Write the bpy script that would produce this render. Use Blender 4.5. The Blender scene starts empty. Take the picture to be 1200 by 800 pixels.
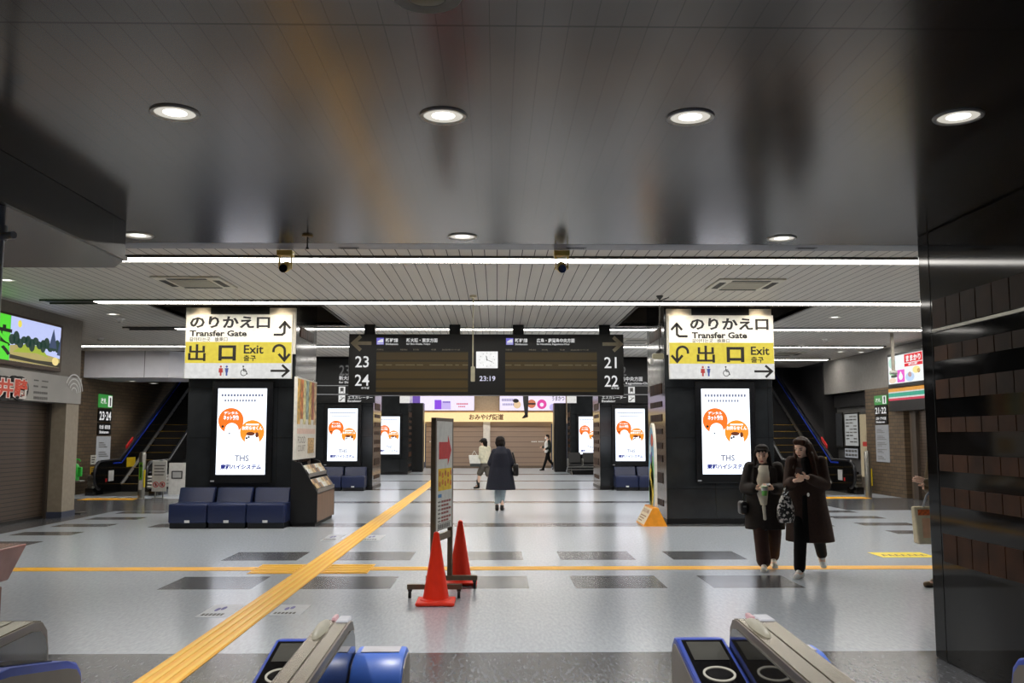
import bpy, bmesh, math, random
from mathutils import Vector, Matrix
random.seed(7)
S = bpy.context.scene
COL = S.collection
PI = math.pi

# ------------------------------------------------------------ camera, world, exposure
FPX, PITCH, YAW, EYE = 1080.0, math.atan(110/1080), math.asin(18.3/1085.7), 1.65
cd = bpy.data.cameras.new('camera'); cam = bpy.data.objects.new('camera', cd); COL.objects.link(cam)
cam.location = (0, 0, EYE); cam.rotation_euler = (PI/2+PITCH, 0, -YAW)
cd.sensor_width = 36; cd.lens = FPX/1200*36; cd.clip_start = .05; cd.clip_end = 200
S.camera = cam
w = bpy.data.worlds.new('world'); S.world = w; w.use_nodes = True
w.node_tree.nodes['Background'].inputs[0].default_value = (.80, .84, 1, 1)
w.node_tree.nodes['Background'].inputs[1].default_value = .07
S.view_settings.view_transform = 'Standard'; S.view_settings.look = 'None'
S.view_settings.exposure = 0.0; S.view_settings.gamma = 1
STRIP_L = 16.0
SCREEN_L = 1.15
try:
    S.cycles.max_bounces = 7; S.cycles.diffuse_bounces = 4; S.cycles.glossy_bounces = 4
    S.cycles.sample_clamp_indirect = 6; S.cycles.caustics_reflective = False; S.cycles.caustics_refractive = False
    S.cycles.use_denoising = True
except Exception: pass

# ------------------------------------------------------------ measuring: where a sight line meets a plane of the place
_R = cam.rotation_euler.to_matrix()
def ray(px, py): return _R @ Vector(((px-600)/FPX, (400-py)/FPX, -1))
def at(px, py, Y):
    d = ray(px, py); return Vector((0, 0, EYE)) + d*(Y/d.y)
def atx(px, py, X):
    d = ray(px, py); return Vector((0, 0, EYE)) + d*(X/d.x)
def atz(px, py, Z=0):
    d = ray(px, py); return Vector((0, 0, EYE)) + d*((Z-EYE)/d.z)

# ------------------------------------------------------------ materials
def lin(c):
    return tuple(((v/255)/12.92 if v/255 <= .04045 else ((v/255+.055)/1.055)**2.4) for v in c)
_M = {}
def M(name, rgb, rough=.5, metal=0., var=.08, scale=12., spec=.5, emit=0., bump=0., stretch=None, alpha=1., coat=0.):
    if name in _M: return _M[name]
    m = bpy.data.materials.new(name); m.use_nodes = True
    nt = m.node_tree; b = nt.nodes['Principled BSDF']; N = nt.nodes.new; L = nt.links.new
    c = lin(rgb)
    tc = N('ShaderNodeTexCoord'); no = N('ShaderNodeTexNoise'); no.inputs['Scale'].default_value = scale; no.inputs['Detail'].default_value = 4
    if stretch:
        mp = N('ShaderNodeMapping'); mp.inputs['Scale'].default_value = stretch[:3]
        if len(stretch) > 3: mp.inputs['Rotation'].default_value = (0, 0, stretch[3])
        L(tc.outputs['Object'], mp.inputs['Vector']); L(mp.outputs['Vector'], no.inputs['Vector'])
    else: L(tc.outputs['Object'], no.inputs['Vector'])
    mx = N('ShaderNodeMix'); mx.data_type = 'RGBA'
    mx.inputs[6].default_value = (*[v*(1-var) for v in c], 1); mx.inputs[7].default_value = (*[min(1, v*(1+var)) for v in c], 1)
    mr = N('ShaderNodeMapRange'); mr.inputs['From Min'].default_value = .32; mr.inputs['From Max'].default_value = .68
    L(no.outputs['Fac'], mr.inputs['Value']); L(mr.outputs['Result'], mx.inputs[0])
    b.inputs['Roughness'].default_value = rough; b.inputs['Metallic'].default_value = metal
    b.inputs['Specular IOR Level'].default_value = spec
    if coat: b.inputs['Coat Weight'].default_value = coat; b.inputs['Coat Roughness'].default_value = .08
    if emit:
        L(mx.outputs[2], b.inputs['Emission Color']); b.inputs['Emission Strength'].default_value = emit
        b.inputs['Base Color'].default_value = (.02, .02, .02, 1)
    else: L(mx.outputs[2], b.inputs['Base Color'])
    if bump:
        bp = N('ShaderNodeBump'); bp.inputs['Strength'].default_value = bump; bp.inputs['Distance'].default_value = .004
        L(no.outputs['Fac'], bp.inputs['Height']); L(bp.outputs['Normal'], b.inputs['Normal'])
    if alpha < 1: b.inputs['Alpha'].default_value = alpha
    m.diffuse_color = (*c, 1); _M[name] = m
    return m

def seamed(name, rgb, seam, pitch, axis, width, rough, metal=0., spec=.5, off=0., cross=None, var=.05, aniso=0.):
    """boards with dark joints every `pitch` metres along one object axis"""
    m = M(name, rgb, rough, metal, var=var, scale=3, spec=spec, stretch=(1, .12, 1) if axis == 0 else (.12, 1, 1))
    nt = m.node_tree; b = nt.nodes['Principled BSDF']; N = nt.nodes.new; L = nt.links.new
    src = b.inputs['Base Color'].links[0].from_socket
    tc = N('ShaderNodeTexCoord'); sp = N('ShaderNodeSeparateXYZ'); L(tc.outputs['Object'], sp.inputs[0])
    def mask(sock, pt, wd, of):
        a = N('ShaderNodeMath'); a.operation = 'ADD'; a.inputs[1].default_value = of+1000*pt; L(sock, a.inputs[0])
        d = N('ShaderNodeMath'); d.operation = 'MODULO'; d.inputs[1].default_value = pt; L(a.outputs[0], d.inputs[0])
        l = N('ShaderNodeMath'); l.operation = 'LESS_THAN'; l.inputs[1].default_value = wd; L(d.outputs[0], l.inputs[0])
        return l.outputs[0]
    k = mask(sp.outputs[axis], pitch, width, off)
    if cross:
        k2 = mask(sp.outputs[cross[0]], cross[1], cross[2], cross[3])
        mxm = N('ShaderNodeMath'); mxm.operation = 'MAXIMUM'; L(k, mxm.inputs[0]); L(k2, mxm.inputs[1]); k = mxm.outputs[0]
    mx = N('ShaderNodeMix'); mx.data_type = 'RGBA'; mx.inputs[7].default_value = (*lin(seam), 1)
    L(k, mx.inputs[0]); L(src, mx.inputs[6]); L(mx.outputs[2], b.inputs['Base Color'])
    return m

def bricks(name, c1, c2, mortar, scale, rot):
    m = bpy.data.materials.new(name); m.use_nodes = True; nt = m.node_tree; b = nt.nodes['Principled BSDF']; N = nt.nodes.new; L = nt.links.new
    tc = N('ShaderNodeTexCoord'); sp = N('ShaderNodeSeparateXYZ'); cb = N('ShaderNodeCombineXYZ'); br = N('ShaderNodeTexBrick')
    L(tc.outputs['Object'], sp.inputs[0]); L(sp.outputs[rot], cb.inputs[0]); L(sp.outputs[2], cb.inputs[1]); L(cb.outputs[0], br.inputs['Vector'])
    br.inputs['Color1'].default_value = (*lin(c1), 1); br.inputs['Color2'].default_value = (*lin(c2), 1); br.inputs['Mortar'].default_value = (*lin(mortar), 1)
    br.inputs['Scale'].default_value = 1; br.inputs['Brick Width'].default_value = scale[0]; br.inputs['Row Height'].default_value = scale[1]; br.inputs['Mortar Size'].default_value = .008
    L(br.outputs['Color'], b.inputs['Base Color']); b.inputs['Roughness'].default_value = .6
    return m

def E(name, rgb, k=1.0): return M('glow_'+name, rgb, .4, var=.02, emit=k*SCREEN_L, spec=.1)

BLACK = M('black_panel', (16, 16, 17), .35)
MATBLACK = M('matt_black', (13, 13, 14), .6)
GRANITE = M('black_granite', (26, 27, 28), .09, var=.35, scale=60, spec=.6)
GRANITE2 = M('black_granite_slab', (34, 36, 38), .16, var=.3, scale=50, spec=.6)
STEEL = M('brushed_steel', (150, 148, 142), .32, .9)
DARKSTEEL = M('dark_steel', (70, 68, 64), .35, .8)
WHITE = M('white_paint', (226, 224, 218), .45)
INK = M('black_ink', (22, 18, 16), .5)
GREYINK = M('grey_ink', (110, 108, 105), .5)
YELLOW = M('yellow_vinyl', (250, 222, 40), .4)
NAVY = M('navy_leatherette', (26, 37, 74), .35, bump=.15, scale=40)
LETTER = M('white_letter', (240, 240, 240), .5, emit=.85)
BRASS = M('brass_yellow', (246, 214, 104), .4)

# ------------------------------------------------------------ building helpers
ORG = {}
def org(o): return ORG.get(o.name, Vector((0, 0, 0))) if o else Vector((0, 0, 0))
def tag(o, label=None, cat=None, group=None, kind=None):
    if label: o['label'] = label
    if cat: o['category'] = cat
    if group: o['group'] = group
    if kind: o['kind'] = kind
    return o
def thing(name, label, cat, loc=(0, 0, 0), group=None, rotz=0):
    o = bpy.data.objects.new(name, None); COL.objects.link(o); o.empty_display_size = .1
    o.location = loc; o.rotation_euler = (0, 0, rotz); ORG[o.name] = Vector(loc) if not rotz else Vector((0, 0, 0))
    return tag(o, label, cat, group)
def copy_tree(o, parent=None, label=None, loc=None, rotz=None, group=None):
    c = o.copy(); COL.objects.link(c)
    if parent: c.parent = parent
    if label: c['label'] = label
    if group: c['group'] = group
    if loc is not None: c.location = loc
    if rotz is not None: c.rotation_euler = (0, 0, rotz)
    for ch in o.children: copy_tree(ch, c)
    return c

class Fr:
    """a plane in the place: origin, right, up; n points at the onlooker"""
    def __init__(s, o, u=(1, 0, 0), v=(0, 0, 1)):
        s.o = Vector(o); s.u = Vector(u).normalized(); s.v = Vector(v).normalized(); s.n = s.u.cross(s.v).normalized()
    def p(s, a, b, c=0): return s.o + s.u*a + s.v*b + s.n*c
def front(Y): return Fr((0, Y, 0))
def facing_right(X): return Fr((X, 0, 0), (0, 1, 0))
def facing_left(X): return Fr((X, 0, 0), (0, -1, 0))

class MB:
    def __init__(s): s.b = bmesh.new(); s.mi = 0
    def _f(s, vs):
        try:
            f = s.b.faces.new(vs); f.material_index = s.mi; return f
        except ValueError: return None
    def hexa(s, P, bevel=0, seg=2):
        v = [s.b.verts.new(p) for p in P]
        fs = [s._f([v[i] for i in q]) for q in ((0, 3, 2, 1), (4, 5, 6, 7), (0, 1, 5, 4), (1, 2, 6, 5), (2, 3, 7, 6), (3, 0, 4, 7))]
        if bevel:
            es = list({e for f in fs for e in f.edges})
            r = bmesh.ops.bevel(s.b, geom=es, offset=bevel, segments=seg, profile=.5, affect='EDGES')
            for f in r['faces']: f.material_index = s.mi
        return s
    def box(s, x0, x1, y0, y1, z0, z1, bevel=0, seg=2):
        x0, x1 = sorted((x0, x1)); y0, y1 = sorted((y0, y1)); z0, z1 = sorted((z0, z1))
        return s.hexa([(x0, y0, z0), (x1, y0, z0), (x1, y1, z0), (x0, y1, z0), (x0, y0, z1), (x1, y0, z1), (x1, y1, z1), (x0, y1, z1)], bevel, seg)
    def fbox(s, fr, a0, a1, b0, b1, c0=0, c1=.004, bevel=0, seg=2):
        a0, a1 = sorted((a0, a1)); b0, b1 = sorted((b0, b1))
        return s.hexa([fr.p(a, b, c) for c in (c0, c1) for a, b in ((a0, b0), (a1, b0), (a1, b1), (a0, b1))], bevel, seg)
    def prism(s, fr, pts, c0=0, c1=.004, bevel=0):
        lo = [s.b.verts.new(fr.p(a, b, c0)) for a, b in pts]; hi = [s.b.verts.new(fr.p(a, b, c1)) for a, b in pts]
        n = len(pts); fs = [s._f(lo[::-1]), s._f(hi)]
        for i in range(n): fs.append(s._f([lo[i], lo[(i+1) % n], hi[(i+1) % n], hi[i]]))
        if bevel:
            es = list({e for f in fs[:2] if f for e in f.edges})
            r = bmesh.ops.bevel(s.b, geom=es, offset=bevel, segments=2, profile=.5, affect='EDGES')
            for f in r['faces']: f.material_index = s.mi
        return s
    def disc(s, fr, a, b, r, c0=0, c1=.004, ry=None, n=28, a0=0, a1=2*PI):
        ry = ry or r; full = abs(a1-a0-2*PI) < 1e-6
        pts = [(a+r*math.cos(a0+(a1-a0)*i/(n if full else n-1)), b+ry*math.sin(a0+(a1-a0)*i/(n if full else n-1))) for i in range(n)]
        return s.prism(fr, pts, c0, c1)
    def ring(s, fr, a, b, r0, r1, c0=0, c1=.004, n=28, a0=0, a1=2*PI, ry=1.):
        full = abs(a1-a0-2*PI) < 1e-6; m = n if full else n-1
        rows = []
        for i in range(n):
            t = a0+(a1-a0)*i/m; cs, sn = math.cos(t), math.sin(t)*ry
            rows.append([s.b.verts.new(fr.p(a+r*cs, b+r*sn, c)) for r, c in ((r0, c0), (r1, c0), (r1, c1), (r0, c1))])
        for i in range(m):
            A, B = rows[i], rows[(i+1) % n]
            for k in range(4): s._f([A[k], A[(k+1) % 4], B[(k+1) % 4], B[k]])
        if not full: s._f(rows[0][::-1]); s._f(rows[-1])
        return s
    def stroke(s, fr, pts, wd, c0=0, c1=.004):
        """flat bent bar along pts"""
        V = [Vector(p) for p in pts]; L = []; R = []
        for i, p in enumerate(V):
            d0 = (V[i]-V[i-1]).normalized() if i else (V[1]-V[0]).normalized()
            d1 = (V[i+1]-V[i]).normalized() if i < len(V)-1 else d0
            n0 = Vector((-d0.y, d0.x)); n1 = Vector((-d1.y, d1.x)); m = (n0+n1)
            m = m.normalized() if m.length > 1e-6 else n0
            k = wd/2/max(.35, m.dot(n0)); L.append(p+m*k); R.append(p-m*k)
        for i in range(len(V)-1): s.prism(fr, [tuple(R[i]), tuple(R[i+1]), tuple(L[i+1]), tuple(L[i])], c0, c1)
        return s
    def loft(s, rings, cap=True):
        R = [[s.b.verts.new(p) for p in r] for r in rings]
        for A, B in zip(R, R[1:]):
            n = len(A)
            for i in range(n): s._f([A[i], A[(i+1) % n], B[(i+1) % n], B[i]])
        if cap: s._f(R[0][::-1]); s._f(R[-1])
        return s
    def tube(s, pts, r, n=10, cap=True, flat=None):
        P = [Vector(p) for p in pts]; rs = r if isinstance(r, (list, tuple)) else [r]*len(P); rings = []
        up = None
        for i, p in enumerate(P):
            d = (P[min(i+1, len(P)-1)]-P[max(i-1, 0)]).normalized()
            if up is None: up = Vector((0, 0, 1)) if abs(d.z) < .9 else Vector((1, 0, 0))
            a = d.cross(up).normalized(); bb = a.cross(d).normalized(); up = bb
            rings.append([p+(a*math.cos(2*PI*k/n)+bb*math.sin(2*PI*k/n))*rs[i] for k in range(n)])
        return s.loft(rings, cap)
    def cyl(s, p0, p1, r0, r1=None, n=18): return s.tube([p0, p1], [r0, r1 if r1 is not None else r0], n)
    def lathe(s, prof, c=(0, 0, 0), n=28, cap=True):
        c = Vector(c)
        return s.loft([[c+Vector((r*math.cos(2*PI*k/n), r*math.sin(2*PI*k/n), z)) for k in range(n)] for r, z in prof], cap)
    def ell(s, c, r, n=14, m=9, rot=None):
        c = Vector(c); rings = []
        for j in range(1, m):
            t = PI*j/m; q = []
            for k in range(n):
                v = Vector((r[0]*math.sin(t)*math.cos(2*PI*k/n), r[1]*math.sin(t)*math.sin(2*PI*k/n), -r[2]*math.cos(t)))
                q.append(c+(rot @ v if rot else v))
            rings.append(q)
        return s.loft(rings)
    def rc(s, p0, p1, r0, r1, n=12, k=4, flat=1., side=None):
        """capsule with two radii; `flat` squeezes it across `side`"""
        p0 = Vector(p0); p1 = Vector(p1); d = (p1-p0); L = d.length or 1e-5; d = d/L if d.length else Vector((0, 0, 1))
        sd = Vector(side) if side is not None else (Vector((1, 0, 0)) if abs(d.x) < .9 else Vector((0, 1, 0)))
        a = (sd-d*sd.dot(d)).normalized(); bb = d.cross(a); rings = []
        for j in range(1, k+1):
            t = PI/2*j/k; rings.append((p0-d*r0*math.cos(t), r0*math.sin(t)))
        for j in range(k, 0, -1):
            t = PI/2*j/k; rings.append((p1+d*r1*math.cos(t), r1*math.sin(t)))
        return s.loft([[c+(a*math.cos(2*PI*i/n)*flat+bb*math.sin(2*PI*i/n))*r for i in range(n)] for c, r in rings])
    def add_mesh(s, me, mat=None):
        n0 = len(s.b.faces); s.b.from_mesh(me); s.b.faces.ensure_lookup_table()
        for f in s.b.faces[n0:]: f.material_index = s.mi
        return s
    def build(s, name, mats, parent=None, smooth=False, label=None, cat=None, group=None, kind=None):
        bmesh.ops.recalc_face_normals(s.b, faces=s.b.faces[:])
        me = bpy.data.meshes.new(name); top = parent is None
        if top and kind != 'structure' and s.b.verts:
            vs = [v.co for v in s.b.verts]
            off = Vector(((min(v.x for v in vs)+max(v.x for v in vs))/2, (min(v.y for v in vs)+max(v.y for v in vs))/2, min(v.z for v in vs)))
        else: off = org(parent)
        bmesh.ops.translate(s.b, verts=s.b.verts[:], vec=-off)
        s.b.to_mesh(me); s.b.free()
        for m in (mats if isinstance(mats, (list, tuple)) else [mats]): me.materials.append(m)
        if smooth:
            me.shade_smooth() if smooth is True else None
            if smooth is not True: me.set_sharp_from_angle(angle=math.radians(smooth))
        o = bpy.data.objects.new(name, me); COL.objects.link(o)
        if top: o.location = off if kind != 'structure' else (0, 0, 0); ORG[o.name] = Vector(o.location)
        else: o.parent = parent; ORG[o.name] = org(parent)
        return tag(o, label, cat, group, kind)
def smooth_by(o, deg=40):
    me = o.data
    for p in me.polygons: p.use_smooth = True
    me.set_sharp_from_angle(angle=math.radians(deg)); return o

def remesh(mb, voxel, iters=4, fac=.5):
    """one continuous skin round everything in mb"""
    me = bpy.data.meshes.new('t'); bmesh.ops.recalc_face_normals(mb.b, faces=mb.b.faces[:]); mb.b.to_mesh(me); mb.b.free()
    o = bpy.data.objects.new('t', me); COL.objects.link(o)
    r = o.modifiers.new('r', 'REMESH'); r.mode = 'VOXEL'; r.voxel_size = voxel
    if iters:
        k = o.modifiers.new('s', 'SMOOTH'); k.factor = fac; k.iterations = iters
    dg = bpy.context.evaluated_depsgraph_get(); m2 = bpy.data.meshes.new_from_object(o.evaluated_get(dg))
    bpy.data.objects.remove(o); bpy.data.meshes.remove(me)
    for p in m2.polygons: p.use_smooth = True
    return m2

_T = {}
def text_mesh(s, bold=0.):
    k = (s, bold)
    if k not in _T:
        c = bpy.data.curves.new('t', 'FONT'); c.body = s; c.resolution_u = 2; c.offset = bold; c.fill_mode = 'FRONT'
        o = bpy.data.objects.new('t', c); COL.objects.link(o)
        dg = bpy.context.evaluated_depsgraph_get(); me = bpy.data.meshes.new_from_object(o.evaluated_get(dg))
        bpy.data.objects.remove(o)
        vs = [(v.co.x, v.co.y) for v in me.vertices]; fs = [tuple(p.vertices) for p in me.polygons]
        bpy.data.meshes.remove(me); bpy.data.curves.remove(c)
        x0 = min(v[0] for v in vs); x1 = max(v[0] for v in vs); y0 = min(v[1] for v in vs); y1 = max(v[1] for v in vs)
        _T[k] = ([((x-x0)/(x1-x0), (y-y0)/(y1-y0)) for x, y in vs], fs, (x1-x0)/(y1-y0))
    return _T[k]
def write(mb, fr, s, a0, a1, b0, b1, c=.006, bold=0.01, shear=0.):
    """lettering stretched into a measured rectangle of the plane"""
    vs, fs, _ = text_mesh(s, bold)
    V = [mb.b.verts.new(fr.p(a0+(a1-a0)*x+shear*(b1-b0)*y, b0+(b1-b0)*y, c)) for x, y in vs]
    for f in fs: mb._f([V[i] for i in f])
    return mb
def pxrect(fr, x0, y0, x1, y1):
    """pixel box -> (a0,a1,b0,b1) on a plane"""
    def hit(px, py):
        d = ray(px, py); C = Vector((0, 0, EYE)); t = (fr.o-C).dot(fr.n)/d.dot(fr.n); q = C+d*t-fr.o
        return q.dot(fr.u), q.dot(fr.v)
    ym, xm = (y0+y1)/2, (x0+x1)/2
    return hit(x0, ym)[0], hit(x1, ym)[0], hit(xm, y1)[1], hit(xm, y0)[1]
def pxpt(fr, px, py):
    d = ray(px, py); C = Vector((0, 0, EYE)); t = (fr.o-C).dot(fr.n)/d.dot(fr.n); q = C+d*t-fr.o
    return q.dot(fr.u), q.dot(fr.v)
# ============================================================ THE SETTING
HC, HN = 4.05, 3.19          # hall ceiling, lower ceiling over the gates
YG = 7.33                    # where the lower ceiling ends
def grid(name, xs, ys, z, pick, mats, up=True):
    """a level surface cut along xs/ys; pick(x,y) -> material index or None for a hole"""
    b = bmesh.new(); vv = {}
    def v(i, j):
        if (i, j) not in vv: vv[(i, j)] = b.verts.new((xs[i], ys[j], z))
        return vv[(i, j)]
    for i in range(len(xs)-1):
        for j in range(len(ys)-1):
            k = pick((xs[i]+xs[i+1])/2, (ys[j]+ys[j+1])/2)
            if k is None: continue
            q = [v(i, j), v(i+1, j), v(i+1, j+1), v(i, j+1)]
            f = b.faces.new(q if up else q[::-1]); f.material_index = k
    me = bpy.data.meshes.new(name); b.to_mesh(me); b.free()
    for m in mats: me.materials.append(m)
    o = bpy.data.objects.new(name, me); COL.objects.link(o); o['kind'] = 'structure'
    if not up: q = o.modifiers.new('thickness', 'SOLIDIFY'); q.thickness = .05; q.offset = -1
    return o

FL = M('vinyl_floor_grey', (182, 189, 198), .2, var=.09, scale=42, stretch=(1, .25, 1, .95), spec=.5)
FD = M('vinyl_floor_dark', (88, 90, 94), .2, var=.5, scale=42, stretch=(1, .25, 1, .95), spec=.5)
FT = M('vinyl_floor_warm', (168, 170, 172), .2, var=.07, scale=9, stretch=(1, 4.5, 1, .7), spec=.5)
XR = [(-3.65+1.505*k, -2.65+1.505*k) for k in range(5)]
YR = [(10.2, 11.1), (12.5, 13.4)]
YS = [(14.25+1.43*k, 14.8+1.43*k) for k in range(5)]
BANDS = [(17.0, 17.7), (22.9, 23.5), (28.3, 28.9), (33.6, 34.2), (39.3, 39.9)]
xs = sorted({-13, -8.35, -7.2, -6.3, 6.2, 7.4, 12, -8.1, -7.08, 6.78, 7.8, -2.3, 2.3} | {v for r in XR for v in r})
ys = sorted({-6, 7.25, 20.6, 24.6, 48.5} | {v for r in YR+YS+BANDS for v in r})
def floor_pick(x, y):
    if y < 7.25: return 1
    for a, b in YR:
        if a < y < b and any(p < x < q for p, q in XR): return 1
    for a, b in YS:
        if a < y < b and (-8.1 < x < -7.08 or 6.78 < x < 7.8): return 1
    if 20.6 < y < 24.6 and (x < -7.2 or x > 7.8): return 1
    if x < -8.35 and y < 24.6: return 1
    for a, b in BANDS:
        if a < y < b and (-6.3 < x < 6.2): return 1
    return 0
grid('floor', xs, ys, 0, floor_pick, [FL, FD])

# hall ceiling: grey boards with dark joints, openings round the first pair of pillars and over the escalators
CB = seamed('ceiling_board_grey', (204, 199, 191), (30, 28, 26), .166, 0, .012, .55)
HOLES = [(-6.35, -3.25, 16.95, 20.0), (2.65, 5.85, 16.95, 20.0), (-6.35, -3.25, 28.2, 31.0), (2.65, 5.85, 28.2, 31.0)]
xs = sorted({-12, 11, -8.9, 8.7} | {v for h in HOLES for v in h[:2]}); ys = sorted({YG+.3, 26.4, 28.6, 32.6, 48.5} | {v for h in HOLES for v in h[2:]})
def ceil_pick(x, y):
    if any(a < x < b and c < y < d for a, b, c, d in HOLES): return None
    if y > 26.4 and x < -8.9: return None
    if y > 32.6 and x > 8.7: return None
    return 0
grid('ceiling', xs, ys, HC, ceil_pick, [CB], up=False)
# the lower, glossy metal ceiling over the gates
NB = seamed('ceiling_metal_board', (84, 80, 78), (44, 42, 40), .1, 0, .003, .19, metal=.92, cross=(1, 4.0, .014, .66), off=.03)
mb = MB(); mb.box(-9, 9, -6, YG, HN, HN+.12); mb.build('ceiling_lower', NB, kind='structure')
mb = MB(); mb.box(-9, 9, YG+.012, YG+.24, HN, HN+.06); mb.box(-9, 9, YG+.17, YG+.24, HN+.05, HC+.2); mb.build('trim_ceiling_edge', M('trim_grey', (140, 142, 150), .4, .3), kind='structure')
# openings' dark wells
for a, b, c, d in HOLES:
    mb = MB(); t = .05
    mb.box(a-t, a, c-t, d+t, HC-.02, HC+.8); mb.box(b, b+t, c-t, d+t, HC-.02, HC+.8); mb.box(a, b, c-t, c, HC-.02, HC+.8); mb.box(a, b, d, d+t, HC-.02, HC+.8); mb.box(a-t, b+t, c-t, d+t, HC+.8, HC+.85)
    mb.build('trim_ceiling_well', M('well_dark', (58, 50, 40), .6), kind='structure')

# walls
BEIGE = M('beige_wall_panel', (116, 108, 98), .5)
GREYW = M('grey_wall_panel', (128, 124, 120), .55)
DARKW = M('dark_wall_panel', (38, 37, 38), .35)
BRICK = bricks('brown_brick', (104, 86, 64), (88, 72, 54), (58, 50, 42), (.3, .1), 1)
MB().box(-9.6, -8.75, 7, 19.5, 2.845, HC).build('wall_left', BEIGE, kind='structure'); MB().box(-9.6, -9.16, 7, 19.5, 0, 2.84).build('wall_left_lower', BEIGE, kind='structure')
mb = MB(); mb.box(-9.15, -8.75, 18.94, 19.5, 0, 2.3); mb.build('trim_pilaster', M('pilaster_cream', (160, 148, 130), .5), kind='structure')
mb = MB(); mb.box(-9.15, -8.735, 18.92, 19.52, 0, .12); mb.build('baseboard_pilaster', M('skirting_blue_grey', (70, 76, 96), .5), kind='structure')
mb = MB(); mb.box(-12, -9.6, 19.4, 19.6, 0, HC); mb.build('wall_left_return', DARKW, kind='structure')
mb = MB(); mb.box(-12, -11.75, 19.6, 40, 0, 8); mb.build('wall_left_brick', BRICK, kind='structure')
mb = MB(); mb.box(-12, -8.9, 40, 40.2, 0, 8); mb.box(-8.95, -8.85, 29.2, 40, 3.3, 8); mb.box(-12, -8.9, 28.55, 28.6, 3.29, 8); mb.build('wall_left_stairwell', DARKW, kind='structure')
mb = MB(); mb.box(10.8, 11.2, 7, 30.2, 2.98, HC); mb.box(10.95, 11.2, 7, 22.2, 0, 2.98); mb.build('wall_right', GREYW, kind='structure')
mb = MB(); mb.box(10.8, 11.2, 24.35, 26.85, 0, 2.98); mb.build('wall_right_brick', BRICK, kind='structure')
mb = MB(); mb.box(10.95, 11.2, 22.2, 24.35, 0, 2.98); mb.build('wall_right_shop', M('brown_wall', (104, 90, 76), .5), kind='structure')
mb = MB(); mb.box(10.75, 11.2, 30.2, 46, 0, 8); mb.box(8.6, 8.7, 32.6, 46, 3.3, 8); mb.box(8.6, 11, 46, 46.2, 0, 8); mb.box(8.7, 10.75, 32.55, 32.6, HC, 8); mb.build('wall_right_stairwell', DARKW, kind='structure')
mb = MB(); mb.box(11.2, 11.4, 26.85, 30.2, 0, 2.98); mb.build('wall_right_alcove', M('alcove_grey', (92, 90, 88), .5), kind='structure')
mb = MB(); mb.box(-12, -6, 48.3, 48.5, 0, HC); mb.box(5.4, 11, 48.3, 48.5, 0, HC); mb.build('wall_far', GREYW, kind='structure')
# white bulkhead over the foot of the escalator
mb = MB(); mb.prism(Fr((0, 0, 3.29), (1, 0, 0), (0, 1, 0)), [(-11.75, 26.4), (-9.35, 26.4), (-8.95, 26.75), (-8.95, 28.55), (-11.75, 28.55)], 0, HC-3.29)
mb.build('wall_escalator_bulkhead', seamed('bulkhead_white', (214, 214, 222), (110, 110, 118), 1.9, 0, .02, .3, off=.55), kind='structure')

# four black stone pillars carrying the signs, and the two behind them
TILE = M('brown_glazed_tile', (52, 29, 14), .5, var=.6, scale=3.2, bump=.3, spec=.12)
TZ = [(3.55, 3.75), (2.45, 2.66), (2.2, 2.31), (1.92, 2.06), (1.675, 1.78), (1.39, 1.51), (1.14, 1.27), (.73, .935), (.3, .42)]
SLAB = seamed('black_granite_pillar', (37, 39, 41), (14, 14, 14), 1.03, 0, .008, .13, var=.2, cross=(2, .95, .008, .3))
def pillar(x0, x1, y0, y1, inner, h=HC+.75):
    o = MB().box(x0, x1, y0, y1, 0, h, .012).build('pillar', SLAB, kind='structure')
    mb = MB(); fr = Fr((inner, 0, 0), (0, 1 if inner == x1 else -1, 0))
    for a, b in TZ:
        n = int((y1-y0-.7)/.2)
        for k in range(n):
            ya = y0+.35+k*(y1-y0-.7)/n; u = (ya, ya+(y1-y0-.7)/n-.012)
            if inner != x1: u = (-u[1], -u[0])
            mb.fbox(fr, u[0], u[1], a, b, 0, .012)
    mb.build('trim_tile_bands', TILE, parent=o, kind='structure')
    MB().box(x0-.012, x1+.012, y0-.012, y1+.012, 0, .1).build('baseboard', BLACK, parent=o)
    return o
PX = [(-5.8, -3.8), (3.2, 5.25)]
YB = [17.45, 28.6, 39.8]
for k, y in enumerate(YB):
    pillar(*PX[0], y, y+2.0, PX[0][1]); pillar(*PX[1], y, y+2.0, PX[1][0])

# the glossy black pillar beside the gates
NP = seamed('black_granite_polished', (11, 11, 12), (5, 5, 5), 20, 1, .01, .06, var=.35, spec=.16)
o = MB().box(3.29, 5.4, 2.0, 7.05, 0, HN, .015).build('pillar', NP, kind='structure')
mb = MB(); fr = Fr((3.29, 0, 0), (0, -1, 0))
for a, b in TZ[1:8]:
    for k in range(22):
        y = 6.83-.21*k; mb.fbox(fr, -y, -y+.198, a, b, 0, .008)
mb.build('trim_tile_bands', TILE, parent=o, kind='structure')
MB().fbox(fr, -6.83, -2.2, 2.418, 2.44, 0, .02).build('trim_bright_line', STEEL, parent=o)  # thin bright line just under the top tile band
mb = MB(); mb.fbox(fr, -6.872, -6.868, 0, HN, 0, .003); mb.build('trim_joint', MATBLACK, parent=o)
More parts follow.
